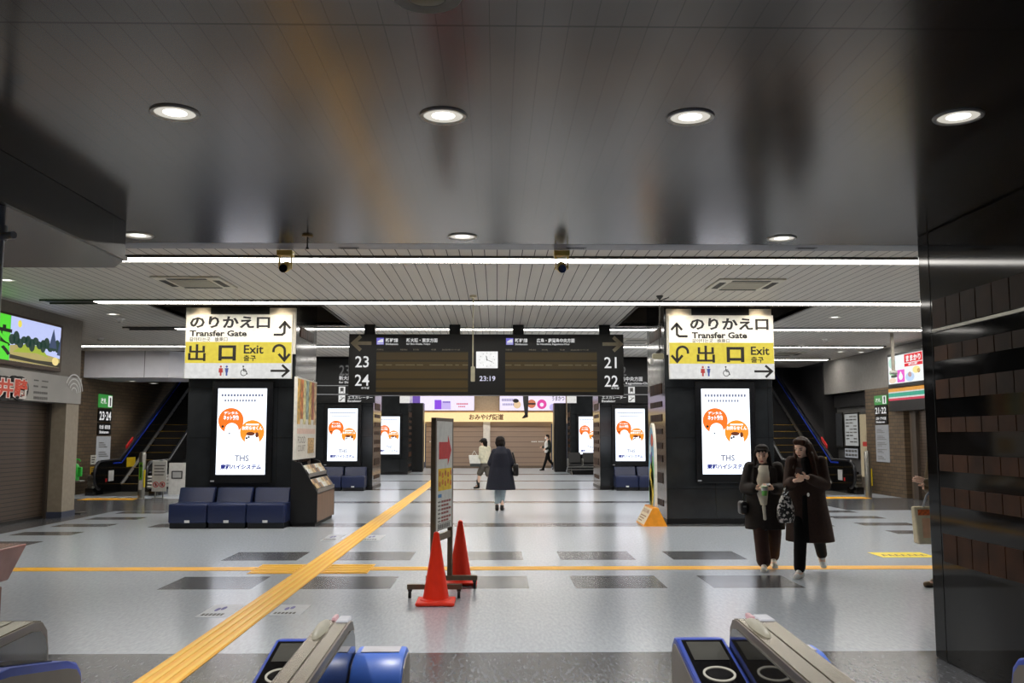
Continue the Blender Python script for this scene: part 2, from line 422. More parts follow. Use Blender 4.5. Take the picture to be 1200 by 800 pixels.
# black shutter housing hung under the lower ceiling
mb = MB(); pts = [(-7, 2), (-2.69, 2), (-2.69, 6.62), (-2.9, 6.95), (-7, 6.95)]
mb.prism(Fr((0, 0, 2.93), (1, 0, 0), (0, 1, 0)), pts, 0, HN-2.93-.002)
o = mb.build('trim_shutter_housing', seamed('housing_black', (20, 19, 18), (50, 48, 44), 1.6, 1, .008, .3), kind='structure')
mb = MB(); mb.prism(Fr((0, 0, 2.915), (1, 0, 0), (0, 1, 0)), pts, 0, .015); mb.build('trim_underside', M('housing_underside', (120, 118, 116), .25, .5), parent=o)
mb = MB(); mb.box(-2.70, -2.67, 2, 6.62, 2.905, 2.935); mb.build('trim_edge_bar', DARKSTEEL, parent=o)
mb = MB(); mb.box(-3.75, -3.55, 6.35, 6.6, 2.895, 2.915); mb.build('trim_access_cover', M('cover_cream', (190, 186, 176), .5), parent=o)
mb = MB(); mb.cyl((-2.735, 5.04, 0), (-2.735, 5.04, 2.91), .022); mb.cyl((-2.735, 5.04, 2.74), (-2.64, 5.0, 2.74), .02); mb.cyl((-2.735, 5.04, 2.72), (-2.735, 5.04, 2.8), .035)
mb.build('trim_steel_post', M('post_grey', (150, 154, 158), .4, .2), kind='structure', smooth=40)

# tactile paving: the long path, the crossing line and the pads
YP = M('tactile_yellow', (246, 180, 30), .4, var=.03)
YP2 = M('tactile_yellow_bar', (255, 204, 62), .35, var=.02)
def path_x(y): return -2.275+.0
t = MB(); t.box(-2.43, -2.12, -2, 46.5, 0, .006); o = t.build('tactile_path', YP, label='long yellow tactile paving path running from the gates towards the far shop', cat='tactile paving')
b = MB()
for k in range(4): b.box(-2.40+.077*k, -2.365+.077*k, -1.9, 46.4, .005, .011, .002, 1)
b.build('guide_bars', YP2, parent=o)
t = MB(); t.box(-7.8, -2.996, 11.58, 11.87, 0, .004); t.box(-1.545, 9.6, 11.58, 11.87, 0, .004)
o = t.build('tactile_cross_line', YP, label='thin yellow line across the hall floor, crossing the tactile path', cat='floor line')
for x0, x1, nm in ((-2.99, -2.44, 'short yellow tactile pad beside the path, on the bench side'), (-2.11, -1.55, 'short yellow tactile pad beside the path, on the cone side')):
    o = MB().box(x0, x1, 11.32, 12.1, 0, .005).build('tactile_pad', YP, label=nm, cat='tactile paving', group='tactile pads at the crossing')
    b = MB()
    for k in range(5): y = 11.36+k*.15; b.box(x0+.02, x1-.02, y, y+.06, .004, .010)
    b.build('guide_bars', YP2, parent=o)
for x0, x1, y0, nm in ((-10.75, -9.35, 24.1, 'yellow tactile mat before the escalator by the brick wall with the green cap sign'), (8.55, 9.85, 24.3, 'yellow tactile mat before the escalator by the timetable posters')):
    o = MB().box(x0, x1, y0, y0+.65, 0, .006).build('tactile_mat', YP, label=nm, cat='tactile paving')
    b = MB()
    for i in range(12):
        for j in range(6): b.box(x0+.05+i*(x1-x0-.1)/12, x0+.1+i*(x1-x0-.1)/12, y0+.05+j*.095, y0+.1+j*.095, .005, .011)
    b.build('warning_dots', YP2, parent=o)
# ============================================================ LIGHTS OF THE HALL
def strip(y, x0, x1, label, dark0=0):
    t = thing('light_strip', label, 'ceiling light', (0, y, HC), 'long ceiling light lines')
    mb = MB(); mb.box(x0-dark0, x1, y-.205, y-.185, HC-.035, HC-.001); mb.box(x0-dark0, x1, y+.185, y+.205, HC-.035, HC-.001); mb.box(x0-dark0, x1, y-.185, y+.185, HC-.006, HC-.001)
    mb.build('housing', M('strip_housing', (60, 58, 56), .5), t)
    MB().box(x0, x1, y-.18, y+.18, HC-.02, HC-.008).build('diffuser', M('strip_light', (255, 250, 242), .4, var=.01, emit=STRIP_L), t)
SEG = []
for i, (y, x0, x1, d) in enumerate([(12.42, -8.5, 10.4, 0), (16.5, -7.2, 10.4, .9), (20.65, -7.2, 10.4, 1.1), (24.75, -11.4, 10.5, 0), (28.9, -8.6, 10.5, 0), (33.0, -8.6, 8.4, 0), (37.1, -8.6, 8.4, 0), (41.3, -8.6, 8.4, 0), (45.4, -8.6, 8.4, 0)]):
    # the openings round the pillars interrupt the lines
    for j, (u0, u1) in enumerate([(x0, x1)] if i not in (4, 7) else [(x0, -6.4), (-3.2, 2.6), (5.9, x1)]): strip(y, u0, u1, ['', 'middle piece of the ', 'standee side piece of the '][j]+['white ceiling light line just beyond the lower metal ceiling', 'white ceiling light line in front of the pillar signs', 'white ceiling light line behind the transfer gate pillars', 'fourth white ceiling light line from the gates, reaching over the white bulkhead', 'fifth white ceiling light line from the gates', 'sixth white ceiling light line from the gates', 'seventh white ceiling light line from the gates', 'eighth white ceiling light line from the gates', 'last white ceiling light line before the far shop'][i], d)

def downlight(loc, r, label, k=1., power=0, group='round downlights in the lower ceiling', src=[None]):
    x, y, z = loc
    t = thing('downlight', label, 'ceiling light', loc, group)
    MB().lathe([(r*.92, .0006), (r*.95, -.005), (r*1.1, -.006), (r*1.14, .0015)], loc, 32, cap=False).build('trim_ring', M('downlight_ring', (200, 196, 188), .4, .2), t, smooth=50)
    mb = MB(); mb.lathe([(r*.94, .0002), (r*.8, .0006), (r*.55, .0008)], loc, 32, cap=False); mb.build('reflector', M('downlight_reflector', (225, 220, 208), .3, emit=.8*k, var=.03), t, smooth=60)
    MB().lathe([(r*.56, .0008), (.001, .0009)], loc, 24).build('lamp', M('downlight_lamp', (255, 250, 240), .4, emit=2.2*k), t)
    if power:
        l = bpy.data.lights.new('lamp_light', 'SPOT'); l.energy = power; l.spot_size = math.radians(120); l.spot_blend = .8; l.shadow_soft_size = r*.6; l.color = (1, .97, .92)
        lo = bpy.data.objects.new('lamp_light', l); COL.objects.link(lo); lo.parent = t; lo.location = (0, 0, -.03)
for px, py, s in ((205, 132, 'over the steel post, in the row above the gates'), (519.5, 135.5, 'over the middle of the gates, in line with the hanging box'), (809, 137, 'between the middle one and the one by the black pillar'), (1123, 136.5, 'over the gates, close to the black stone pillar')):
    p = atz(px, py, HN); downlight((p.x, p.y, HN-.002), .103, 'lit round downlight '+s, power=135)
for px, py, s in ((162, 275.5, 'at the ceiling edge beside the black shutter housing'), (542, 277, 'at the ceiling edge, in line with the hanging box'), (916, 279, 'at the ceiling edge, above the second Exit sign')):
    p = atz(px, py, HN); downlight((p.x, p.y, HN-.002), .103, 'lit round downlight '+s, power=135)
for px, py, s in ((132, 368, 'small downlight in the board ceiling above the wall TV'), (978, 371.5, 'small downlight in the board ceiling beyond the Exit sign'), (985, 412, 'first of two small downlights before the grey wall'), (1009, 412.5, 'second of two small downlights before the grey wall, by the shop TV'), (8, 328, 'small downlight in the board ceiling behind the housing')):
    p = atz(px, py, HC); downlight((p.x, p.y, HC-.002), .12, s, group='small downlights in the board ceiling', power=40 if 980 < px < 1000 else 0)
for px, py, s in ((155, 446.5, 'small downlight in the escalator soffit, by the brick wall'), (180, 449, 'small downlight in the escalator soffit, nearer the pillar')):
    p = atz(px, py, 3.29); downlight((p.x, p.y, 3.288), .13, s, group='small downlights in the escalator soffit', power=30)

# warm spots in the ceiling wells that light the pillar signs
def spot(x, y, z, label, tgt, power):
    t = thing('spot_lamp', label, 'spot lamp', (x, y, z), 'warm spot lamps in the ceiling wells')
    d = (Vector(tgt)-Vector((x, y, z))).normalized()
    MB().cyl((x, y, z), Vector((x, y, z))+d*.12, .05, .06, 20).build('body', BLACK, t, smooth=40)
    q = Vector((x, y, z))+d*.121
    MB().cyl(q, q+d*.006, .048, .048, 20).build('lens', M('spot_lens', (255, 214, 150), .3, emit=4), t)
    MB().cyl((x, y, z), (x, y, HC+.8), .012).build('stem', BLACK, t)
    l = bpy.data.lights.new('spot_light', 'SPOT'); l.energy = power; l.color = (1, .82, .58); l.spot_size = math.radians(75); l.spot_blend = .9; l.shadow_soft_size = .04
    lo = bpy.data.objects.new('spot_light', l); COL.objects.link(lo); lo.parent = t; lo.location = d*.14
    lo.rotation_euler = (-d).to_track_quat('Z', 'Y').to_euler()
for x, s in ((-5.55, 'over the outer edge of the first Exit sign'), (-4.05, 'over the inner edge of the first Exit sign'), (3.45, 'over the inner edge of the second Exit sign'), (4.95, 'over the outer edge of the second Exit sign')):
    spot(x, 17.05, HC+.42, 'small warm spot lamp '+s, (x, 17.35, 2.9), 34)
for x, s in ((-6.1, 'beside the first sign pillar, escalator side'), (5.6, 'beside the second sign pillar, escalator side'), (-3.5, 'beside the first sign pillar, hall side'), (2.95, 'beside the second sign pillar, hall side')):
    spot(x, 17.3, HC+.25, 'small warm spot lamp in the well '+s, (x+(.5 if x in (-6.1, 2.95) else -.5), 18.3, 3.2), 16)

# ceiling fittings
def cassette(loc, label):
    x, y, z = loc
    t = thing('air_conditioner', label, 'air conditioner', loc, 'ceiling air conditioners')
    mb = MB(); f = Fr((x, y, z), (1, 0, 0), (0, -1, 0)); W = .52
    mb.prism(Fr((x, y, z), (1, 0, 0), (0, 1, 0)), [(-W, -W), (W, -W), (W, W), (-W, W)], -.03, 0, .01)
    mb.build('panel', M('cassette_cream', (208, 204, 190), .5), t)
    mb = MB(); mb.box(x-.3, x+.3, y-.3, y+.3, z-.037, z-.03); mb.build('grille', M('cassette_grille', (150, 144, 130), .5), t)
    for a in ((-.3, .3, .36, .46), (-.3, .3, -.46, -.36), (.36, .46, -.3, .3), (-.46, -.36, -.3, .3)):
        MB().box(x+a[0], x+a[1], y+a[2], y+a[3], z-.034, z-.028).build('air_slot', MATBLACK, t)
for px, py, s in ((229, 330, 'cream ceiling air conditioner above the first transfer gate sign'), (872, 332.5, 'cream ceiling air conditioner above the second transfer gate sign'), (745, 399, 'ceiling air conditioner beyond the hanging train board'), (918, 414, 'ceiling air conditioner far down the hall beyond the Exit sign')):
    p = atz(px, py, HC); cassette((p.x, p.y, HC), s)
def camera_unit(x, y, label):
    z = HN-.002
    t = thing('security_camera', label, 'security camera', (x, y, z), 'yellow ceiling security cameras')
    MB().box(x-.066, x+.066, y-.045, y+.045, z-.045, z, .005).build('mount', BRASS, t)
    for sx in (-.056, .045): MB().box(x+sx, x+sx+.011, y-.014, y+.014, z-.155, z-.043, .002).build('bracket_arm', BRASS, t)
    MB().rc((x, y+.05, z-.12), (x, y-.04, z-.15), .042, .042).build('body', BRASS, t, smooth=True)
    d = Vector((0, -.09, -.03)).normalized(); q = Vector((x, y-.04, z-.15))+d*.036
    MB().cyl(q-d*.01, q+d*.012, .034, .034, 24).build('lens', M('lens_black', (8, 8, 12), .08), t, smooth=40)
p = atz(335, 293.5, HN); camera_unit(p.x, p.y, 'small yellow camera on a bracket, above the first transfer gate sign side')
p = atz(658, 294, HN); camera_unit(p.x, p.y, 'small yellow camera on a bracket, above the middle of the hall')
p = atz(360.5, 275.5, HN)
t = thing('sprinkler_head', 'small brown sprinkler with round plate under the metal ceiling', 'sprinkler', p)
MB().lathe([(.003, -.001), (.045, -.001), (.04, -.012), (.003, -.014)], p, 20).build('plate', M('sprinkler_brass', (110, 88, 46), .4, .6), t)
MB().lathe([(.006, -.012), (.006, -.095), (.012, -.098), (.012, -.108), (.001, -.108)], p, 12).build('stem', MATBLACK, t)
for px, s in ((409, 'small slotted air grille in the ceiling edge, on the escalator side'), (675, 'small slotted air grille in the ceiling edge, by the middle camera'), (945, 'small slotted air grille in the ceiling edge, towards the black pillar')):
    p = atz(px, 290.5, HN)
    t = thing('air_grille', s, 'air vent', (p.x, p.y, HN), 'air grilles in the ceiling edge')
    MB().box(p.x-.085, p.x+.085, p.y-.025, p.y+.025, HN-.004, HN).build('frame', M('grille_grey', (110, 112, 118), .4, .4), t)
    m = MB()
    for k in range(9): a = p.x-.07+k*.0155; m.hexa([(a, p.y-.02, HN-.006), (a+.008, p.y-.02, HN-.006), (a+.012, p.y+.02, HN-.006), (a+.004, p.y+.02, HN-.006), (a, p.y-.02, HN-.004), (a+.008, p.y-.02, HN-.004), (a+.012, p.y+.02, HN-.004), (a+.004, p.y+.02, HN-.004)])
    m.build('slots', MATBLACK, t)
p = atz(500, -4, HN)
t = thing('ceiling_speaker', 'round ceiling speaker in the metal ceiling at the top of the view', 'speaker', p)
MB().lathe([(.07, -.004), (.12, -.006), (.125, 0), (.07, 0)], p, 28, cap=False).build('ring', M('speaker_grey', (128, 122, 112), .5), t, smooth=50)
MB().lathe([(.001, -.012), (.05, -.012), (.07, -.003)], p, 24).build('cone', M('speaker_core', (80, 72, 40), .4, .5), t, smooth=50)
for px, py, s in ((978, 371.5-11, 'first'),):
    pass
for px, py, s in ((140, 373.5, 'by the wall TV'), (375.5+593, 397, 'beyond the Exit sign'), (118, 396, 'before the white bulkhead'), (939, 404, 'near the stairwell opening')):
    p = atz(px, py, HC)
    t = thing('smoke_detector', 'small white smoke detector on the board ceiling '+s, 'smoke detector', p, 'ceiling smoke detectors')
    MB().lathe([(.02, -.07), (.06, -.06), (.075, -.02), (.11, -.012), (.11, 0)], p, 20).build('body', WHITE, t, smooth=40)
    MB().lathe([(.02, -.075), (.035, -.07), (.035, -.062)], p, 14).build('sensor_cap', GREYINK, t)
# hanging pole units
p = atz(554.5, 346, HC)
t = thing('hanging_beacon', 'cream box on a thin pole hanging from the ceiling before the clock', 'hanging unit', p)
MB().lathe([(.005, -.05), (.06, -.04), (.06, 0)], p, 18).build('ceiling_cap', M('cream_metal', (205, 198, 170), .45), t, smooth=40)
zb = at(553, 430, p.y).z; zc = at(553, 447, p.y).z
MB().cyl((p.x, p.y, HC-.03), (p.x, p.y, zb), .011).build('pole', M('cream_metal', (205, 198, 170), .45), t, smooth=40)
MB().box(p.x-.035, p.x+.035, p.y-.03, p.y+.03, zc, zb+.01, .012).build('box', M('cream_metal', (205, 198, 170), .45), t)
p = atz(773, 346.5, HC)
t = thing('hanging_sensor', 'grey sensor unit on a thin pole hanging beside the second sign pillar', 'hanging unit', p)
MB().lathe([(.012, -.07), (.06, -.015), (.06, 0)], p, 16).build('ceiling_cap', BLACK, t)
zb = at(772, 414, p.y).z
MB().tube([(p.x, p.y, HC-.05), (p.x-.02, p.y, zb)], .011).build('pole', DARKSTEEL, t, smooth=40)
MB().tube([(p.x, p.y, HC-.09), (p.x+.09, p.y, HC-.05), (p.x+.16, p.y, HC-.03)], .008).build('cable', BLACK, t, smooth=40)
MB().box(p.x-.14, p.x+.05, p.y-.05, p.y+.05, zb-.1, zb, .02).build('housing', M('sensor_cream', (176, 170, 140), .5), t)
MB().rc((p.x-.06, p.y, zb), (p.x-.0, p.y, zb+.06), .035, .03).build('head', BLACK, t, smooth=True)
MB().box(p.x-.19, p.x-.12, p.y-.04, p.y+.04, zb-.19, zb-.09, .01).build('junction_box', WHITE, t)
p = at(1045, 388, 21.5)
t = thing('hanging_rod', 'grey pole with a small camera hanging before the shop TV', 'hanging unit', (p.x, p.y, HC))
zb = at(1046, 436, 21.5).z
MB().cyl((p.x, p.y, zb), (p.x, p.y, HC), .04).build('pole', M('pole_beige', (160, 152, 140), .5), t, smooth=40)
MB().rc((p.x-.07, p.y-.05, zb-.0), (p.x+.07, p.y+.02, zb-.02), .045, .04).build('camera_head', M('sensor_pale', (205, 205, 200), .4), t, smooth=True)
# ============================================================ SIGNS, SCREENS, SEATS AROUND THE PILLARS
SIGNW = M('sign_white', (236, 232, 222), .4, emit=.62)
SIGNY = M('sign_yellow', (252, 226, 62), .4, emit=.78)
SIGNBLUE = M('pictogram_blue', (70, 96, 190), .4, emit=.6)
SIGNRED = M('pictogram_red', (226, 60, 56), .4, emit=.6)
PLATE = M('pictogram_plate', (246, 246, 244), .4, emit=.8)
def arrow_h(mb, fr, a0, a1, b, h, wd, c=.006, right=True):
    """straight arrow with an open head"""
    t, s = (a1, a0) if right else (a0, a1); k = -1 if right else 1
    mb.stroke(fr, [(s, b), (t-k*-wd*.6 if right else t+wd*.6, b)], wd, 0, c)
    mb.stroke(fr, [(t+k*h*.55, b+h/2), (t, b), (t+k*h*.55, b-h/2)], wd, 0, c); return mb
def transfer_sign(xc, flip, label):
    Y = 17.3; fr = front(Y); x0, x1 = xc-1.0, xc+1.0
    # pixel heights of the rows, taken on the plane of the sign
    z = lambda y: at(284, y, Y).z
    t = thing('transfer_gate_sign', label, 'sign', (xc, Y, z(443)), 'transfer gate signs')
    mb = MB(); mb.box(x0-.02, x1-.02 if flip else x1+.04, Y+.06, Y+.145, z(414), z(360)); mb.build('back_panel', M('back_panel_white', (224, 218, 204), .4), t)
    MB().box(x0+.45, x1-.45, Y+.035, Y+.06, z(367.5), z(359.5)).build('black_box', MATBLACK, t)  # plain black box in the gap above the sign case
    MB().box(x0, x1, Y+.004, Y+.06, z(443.5), z(368), .004).build('case', M('sign_case', (206, 202, 192), .4), t)
    MB().fbox(fr, x0+.01, x1-.01, z(400.5), z(368.6), -.004, .001).build('white_panel', M('sign_face', (240, 236, 224), .35), t)
    MB().fbox(fr, x0+.01, x1-.01, z(425.3), z(400.5), -.004, .001).build('yellow_panel', SIGNY, t, label='glowing yellow exit panel')
    MB().fbox(fr, x0+.01, x1-.01, z(443), z(425.3), -.004, .001).build('lower_panel', M('sign_low', (240, 240, 238), .4, emit=.8), t)
    k = 2.0/125.5                                     # metres per pixel across the sign
    def X(px): return x0 + (px-220.5)*k               # pixel columns of the first sign
    if not flip:
        S1 = [('のりかえ口', 225.5, 319.5, 384.5, 370.5), ('Transfer Gate', 225.5, 292.5, 394, 387), ('갈아타는곳', 225.5, 250, 399.8, 395), ('換乗口', 255, 270, 399.8, 395)]
        S2 = [('出', 224.5, 245, 423, 403.3), ('口', 260, 280.5, 422.5, 404.5), ('Exit', 289.5, 312.5, 414.3, 404), ('출구', 289.5, 304, 423, 416)]
    else:
        o = 220.5-787.5
        S1 = [('のりかえ口', 813+o, 907+o, 385.5, 371.5), ('Transfer Gate', 815+o, 881+o, 395.5, 388), ('갈아타는곳', 815+o, 840+o, 400.3, 396), ('換乗口', 845+o, 860+o, 400.3, 396)]
        S2 = [('出', 820.5+o, 842+o, 424, 404), ('口', 856+o, 877+o, 423.5, 405.5), ('Exit', 885+o, 907+o, 415, 405), ('출구', 885+o, 900+o, 424, 417)]
    for s, a, b, lo, hi in S1: write(MB_ := MB(), fr, s, X(a), X(b), z(lo), z(hi), .004, .034 if s in ('のりかえ口', 'Transfer Gate') else .01); MB_.build('lettering', INK, t)
    for s, a, b, lo, hi in S2: write(MB_ := MB(), fr, s, X(a), X(b), z(lo), z(hi), .004, .018 if s == '出' else .04 if s == '口' else .02); MB_.build('lettering', INK, t)
    wd = .045
    def arr(*strokes):
        m = MB()
        for q in strokes: m.stroke(fr, q, wd, 0, .005)
        m.build('arrow', INK, t)
    if not flip:
        arr([(X(324), z(392)), (X(334), z(392)), (X(336.6), z(389.8)), (X(336.8), z(377.5))], [(X(330.5), z(384.5)), (X(336.8), z(377.3)), (X(343.5), z(384.5))])
        q = [(X(331)+(X(337.3)-X(324))/2*math.cos(PI-PI*i/10), z(410.5)+.1*math.sin(PI*i/10)) for i in range(11)]
        arr([(q[0][0], z(412.5))]+q+[(q[-1][0], z(420))], [(X(330.5), z(414.5)), (X(337.3), z(422)), (X(343.5), z(414.5))])
    else:
        o = 220.5-787.5
        arr([(X(810+o), z(393)), (X(800+o), z(393)), (X(797.4+o), z(391)), (X(797.2+o), z(378.5))], [(X(790.5+o), z(385.5)), (X(797.2+o), z(378.3)), (X(803.5+o), z(385.5))])
        q = [(X(803.5+o)+(X(810+o)-X(797+o))/2*math.cos(PI*i/10), z(411.5)+.1*math.sin(PI*i/10)) for i in range(11)]
        arr([(q[0][0], z(413.5))]+q+[(q[-1][0], z(421))], [(X(790.5+o), z(415.5)), (X(797+o), z(423)), (X(803.5+o), z(415.5))])
    arrow_h(MB_ := MB(), fr, X(321.5), X(342.5), z(434.3), .22, .042, .005); MB_.build('arrow', INK, t)
    px = 259 if not flip else 822-787.5+220.5+1
    for i, q in enumerate((px, px+24 if not flip else px+25)):
        a0, a1 = X(q), X(q+15.5); m = MB().fbox(fr, a0, a1, z(441.6), z(426.8), 0, .003); p = m.build('pictogram', PLATE, t)
        cx = (a0+a1)/2; h = z(426.8)-z(441.6); b0 = z(441.6)
        if i == 0:
            for dx, col, sk in ((-.055, SIGNRED, 1), (.055, SIGNBLUE, 0)):
                m = MB(); m.disc(fr, cx+dx, b0+h*.82, .02, .003, .005); m.prism(fr, [(cx+dx-.035, b0+h*.7), (cx+dx+.035, b0+h*.7), (cx+dx+(.04 if sk else .02), b0+h*.35), (cx+dx-(.04 if sk else .02), b0+h*.35)], .003, .005); m.fbox(fr, cx+dx-.016, cx+dx+.016, b0+h*.1, b0+h*.36, .003, .005)
                m.build('figure', col, p)
            MB().fbox(fr, cx-.002, cx+.002, b0+h*.1, b0+h*.9, .003, .005).build('divider', GREYINK, p)
        else:
            m = MB(); m.disc(fr, cx-.02, b0+h*.84, .016, .003, .005); m.ring(fr, cx-.01, b0+h*.34, .05, .062, .003, .005); m.stroke(fr, [(cx-.02, b0+h*.74), (cx-.012, b0+h*.48), (cx+.035, b0+h*.46), (cx+.06, b0+h*.2)], .014, .003, .005); m.stroke(fr, [(cx-.016, b0+h*.62), (cx+.03, b0+h*.62)], .01, .003, .005)
            m.build('wheelchair_symbol', INK, p)
transfer_sign(-4.84, False, 'white and yellow exit sign on the pillar behind the three navy seats')
transfer_sign(4.26, True, 'white and yellow exit sign on the pillar behind the two women')

# ---- upright advertising screens
OR1 = E('orange', (250, 120, 30), .95); OR2 = E('orange_pale', (252, 150, 40), .98)
SCR = E('screen_white', (236, 243, 255), 1.5); SBLUE = E('screen_blue', (30, 44, 170), .5); SGREY = E('screen_grey', (130, 134, 160), .7); SBROWN = E('screen_brown', (130, 64, 34), .6); SDARK = E('screen_dark', (40, 34, 40), .3)
def screen_proto():
    """local: centre of the bottom edge at the origin, facing -y; 0.98 x 1.66 picture"""
    t = thing('advertising_screen', 'x', 'screen'); fr = Fr((0, 0, 0))
    MB().box(-.57, .57, .0, .09, -.16, 1.74, .012).build('frame', M('screen_frame', (12, 13, 16), .25), t)
    p = MB().fbox(fr, -.455, .455, 0, 1.60, 0, .004).build('display', SCR, t)
    def P(x, y): return -.455+.91*x, 1.60*(1-y)
    m = MB(); a, b = P(.28, .375); m.disc(fr, a, b, .235, .005, .006, n=40); m.build('orange_disc', OR1, p, label='deep orange disc')
    m = MB(); a2, b2 = P(.72, .51); m.disc(fr, a2, b2, .225, .0055, .0065, n=40); m.build('orange_disc', OR2, p, label='pale orange disc')
    m = MB(); m.disc(fr, a+.02, b-.17, .125, .007, .008); m.fbox(fr, a-.11, a+.13, b-.36, b-.17, .007, .008); m.disc(fr, a2+.0, b2-.14, .13, .007, .008); m.fbox(fr, a2-.13, a2+.13, b2-.36, b2-.14, .0068, .0079); m.build('white_shapes', SCR, p)
    m = MB(); m.disc(fr, a2-.03, b2-.03, .08, .008, .0085, ry=.035); m.disc(fr, a2+.09, b2-.05, .03, .008, .0085, ry=.05); m.build('brown_patch', SBROWN, p)
    m = MB(); m.disc(fr, a-.15, b-.11, .022, .008, .0085); m.disc(fr, a-.02, b-.24, .014, .008, .0085); m.disc(fr, a2-.1, b2-.11, .02, .008, .0085); m.disc(fr, a2-.06, b2-.09, .02, .008, .0085); m.build('dark_spots', SDARK, p)
    m = MB(); write(m, fr, 'ネット予約', a-.14, a+.14, b+.01, b+.1, .0075, .03); write(m, fr, 'デンタル', a-.13, a+.13, b+.115, b+.17, .0075, .02); write(m, fr, 'お知らせくん', a2-.19, a2+.19, b2+.04, b2+.115, .0075, .03); m.fbox(fr, a2-.12, a2+.12, b2+.13, b2+.155, .0065, .0075); m.build('lettering', SCR, p, label='white lettering on the discs')
    m = MB(); a0, b0 = P(.1, .975); write(m, fr, '東和ハイシステム', -.38, .38, P(0, .94)[1], P(0, .88)[1], .006, .045, .15); m.build('lettering', SBLUE, p, label='blue company lettering')
    m = MB(); write(m, fr, 'THS', -.11, .15, P(0, .845)[1], P(0, .775)[1], .006, .02)
    for i in range(14): m.fbox(fr, -.39+i*.057, -.355+i*.057, P(0, .095)[1], P(0, .065)[1], .004, .006)
    for i in range(11): m.fbox(fr, -.33+i*.055, -.30+i*.055, P(0, .155)[1], P(0, .13)[1], .004, .006)
    m.build('grey_lettering', SGREY, p)
    MB().fbox(fr, -.55, -.48, -.13, -.105, -.001, .003).build('maker_plate', M('maker_plate', (190, 190, 190), .4, emit=.35), t)
    return t
scr = screen_proto()
def place_screen(px, py0, py1, Y, label, rot=0, first=[True]):
    p = at(px, py1, Y-.10)
    o = scr if first[0] else copy_tree(scr)
    first[0] = False; o.location = (p.x, Y-.10, p.z); o.rotation_euler = (0, 0, rot); o['label'] = label; o['group'] = 'upright advertising screens'
place_screen(281.5, 457, 556, YB[0], 'bright upright screen on the first pillar, above the three navy seats')
place_screen(852, 458, 555.5, YB[0], 'bright upright screen on the pillar behind the two women')
place_screen(400.8, 479, 540, YB[1], 'bright upright screen above two navy seats, beside the leaflet rack')
place_screen(739, 480, 540, YB[1], 'bright upright screen behind the surfboard-shaped standee')
place_screen(455.5, 489, 532, YB[2], 'smallest bright screen, third along the pillars on the leaflet rack side')
place_screen(691, 489, 532, YB[2], 'smallest bright screen, above the black airport bench')
# the same screens on the far faces of the pillars, seen as reflections in the stone
for x, y, s in ((-4.8, YB[0]+2.1, 'screen on the back of the first sign pillar, reflected in the second pillar'), (4.25, YB[0]+2.1, 'screen on the back of the pillar behind the women, seen reflected in polished stone')):
    c = copy_tree(scr, label=s, loc=(x, y, .98), rotz=PI, group='screens on the backs of pillars')

# ---- navy bench modules
def seat_proto():
    t = thing('bench_seat', 'x', 'seat')
    MB().box(-.325, .325, -.62, -.06, 0, .1, .008).build('plinth', M('plinth_black', (18, 19, 24), .4), t)
    MB().box(-.342, .342, -.67, -.03, .095, .44, .035, 3).build('cushion', NAVY, t, smooth=50)
    mb = MB(); mb.prism(Fr((-.325, 0, 0), (0, 1, 0), (0, 0, 1)), [(-.24, .40), (-.02, .40), (.0, .695), (-.13, .695)], 0, .65, .028); mb.build('backrest', NAVY, t, smooth=50)
    MB().fbox(Fr((0, -.67, 0)), -.045, .045, .105, .15, .0, .004).build('number_plate', M('seat_plate', (225, 225, 225), .4), t)
    MB().fbox(Fr((0, -.67, 0)), -.3, .3, .425, .432, -.03, -.005).build('piping', M('navy_piping', (60, 72, 110), .4), t)
    return t
st = seat_proto()
def seat(x, y, label, grp, first=[True]):
    o = st if first[0] else copy_tree(st); first[0] = False
    o.location = (x, y, 0); o['label'] = label; o['group'] = grp
for k, s in enumerate(('navy padded seat at the outer, escalator end of the row of three', 'navy padded seat in the middle of the row of three', 'navy padded seat next to the leaflet rack, last of the row of three')):
    seat(-5.49+.69*k, YB[0]-.09, s, 'navy seats at the first pillar')
for k, s in enumerate(('navy seat under the second screen, partly behind the leaflet rack', 'navy seat under the second screen, farther from the leaflet rack')): seat(-4.97+.69*k, YB[1]-.09, s, 'navy seats at the second pillar')
for k, s in enumerate(('navy seat beyond the standee, on the hall-middle side', 'navy seat beyond the standee, half hidden by it')): seat(3.93+.69*k, YB[1]-.09, s, 'navy seats beyond the standee')

# ---- leaflet rack and food poster beside the first pillar
WOODF = M('walnut_front', (122, 90, 66), .45, var=.2, scale=6, stretch=(6, 6, .6))
X0, X1, Ya, Yb = -3.77, -3.28, 17.15, 18.95
t = thing('leaflet_rack', 'black sided leaflet rack with walnut front beside the first pillar', 'leaflet rack', (X0+.25, (Ya+Yb)/2, 0))
prof = [(X0, .06), (X1, .06), (X1, .60), (X0+.18, 1.14), (X0, 1.2)]
for y in (Ya, Yb-.03): MB().prism(Fr((0, y+.03, 0)), prof, 0, .03).build('side_panel', BLACK, t)
MB().box(X0, X1-.02, Ya+.03, Yb-.03, .06, .6).build('body', BLACK, t)
MB().box(X0+.03, X1-.04, Ya+.03, Yb-.03, 0, .06).build('plinth', MATBLACK, t)
MB().box(X1-.022, X1-.002, Ya+.032, Yb-.032, .07, .575).build('front_panel', WOODF, t)
for (xa, za, xb, zb) in ((X0+.19, 1.10, X0+.315, .90), (X0+.315, .84, X1-.01, .62)):
    mb = MB(); mb.hexa([(xa, Ya+.03, za-.02), (xb, Ya+.03, zb-.02), (xb, Yb-.03, zb-.02), (xa, Yb-.03, za-.02), (xa, Ya+.03, za), (xb, Ya+.03, zb), (xb, Yb-.03, zb), (xa, Yb-.03, za)]); mb.build('tier', BLACK, t)
    MB().box(xb-.005, xb+.012, Ya+.03, Yb-.03, zb-.02, zb+.05).build('lip', STEEL, t)
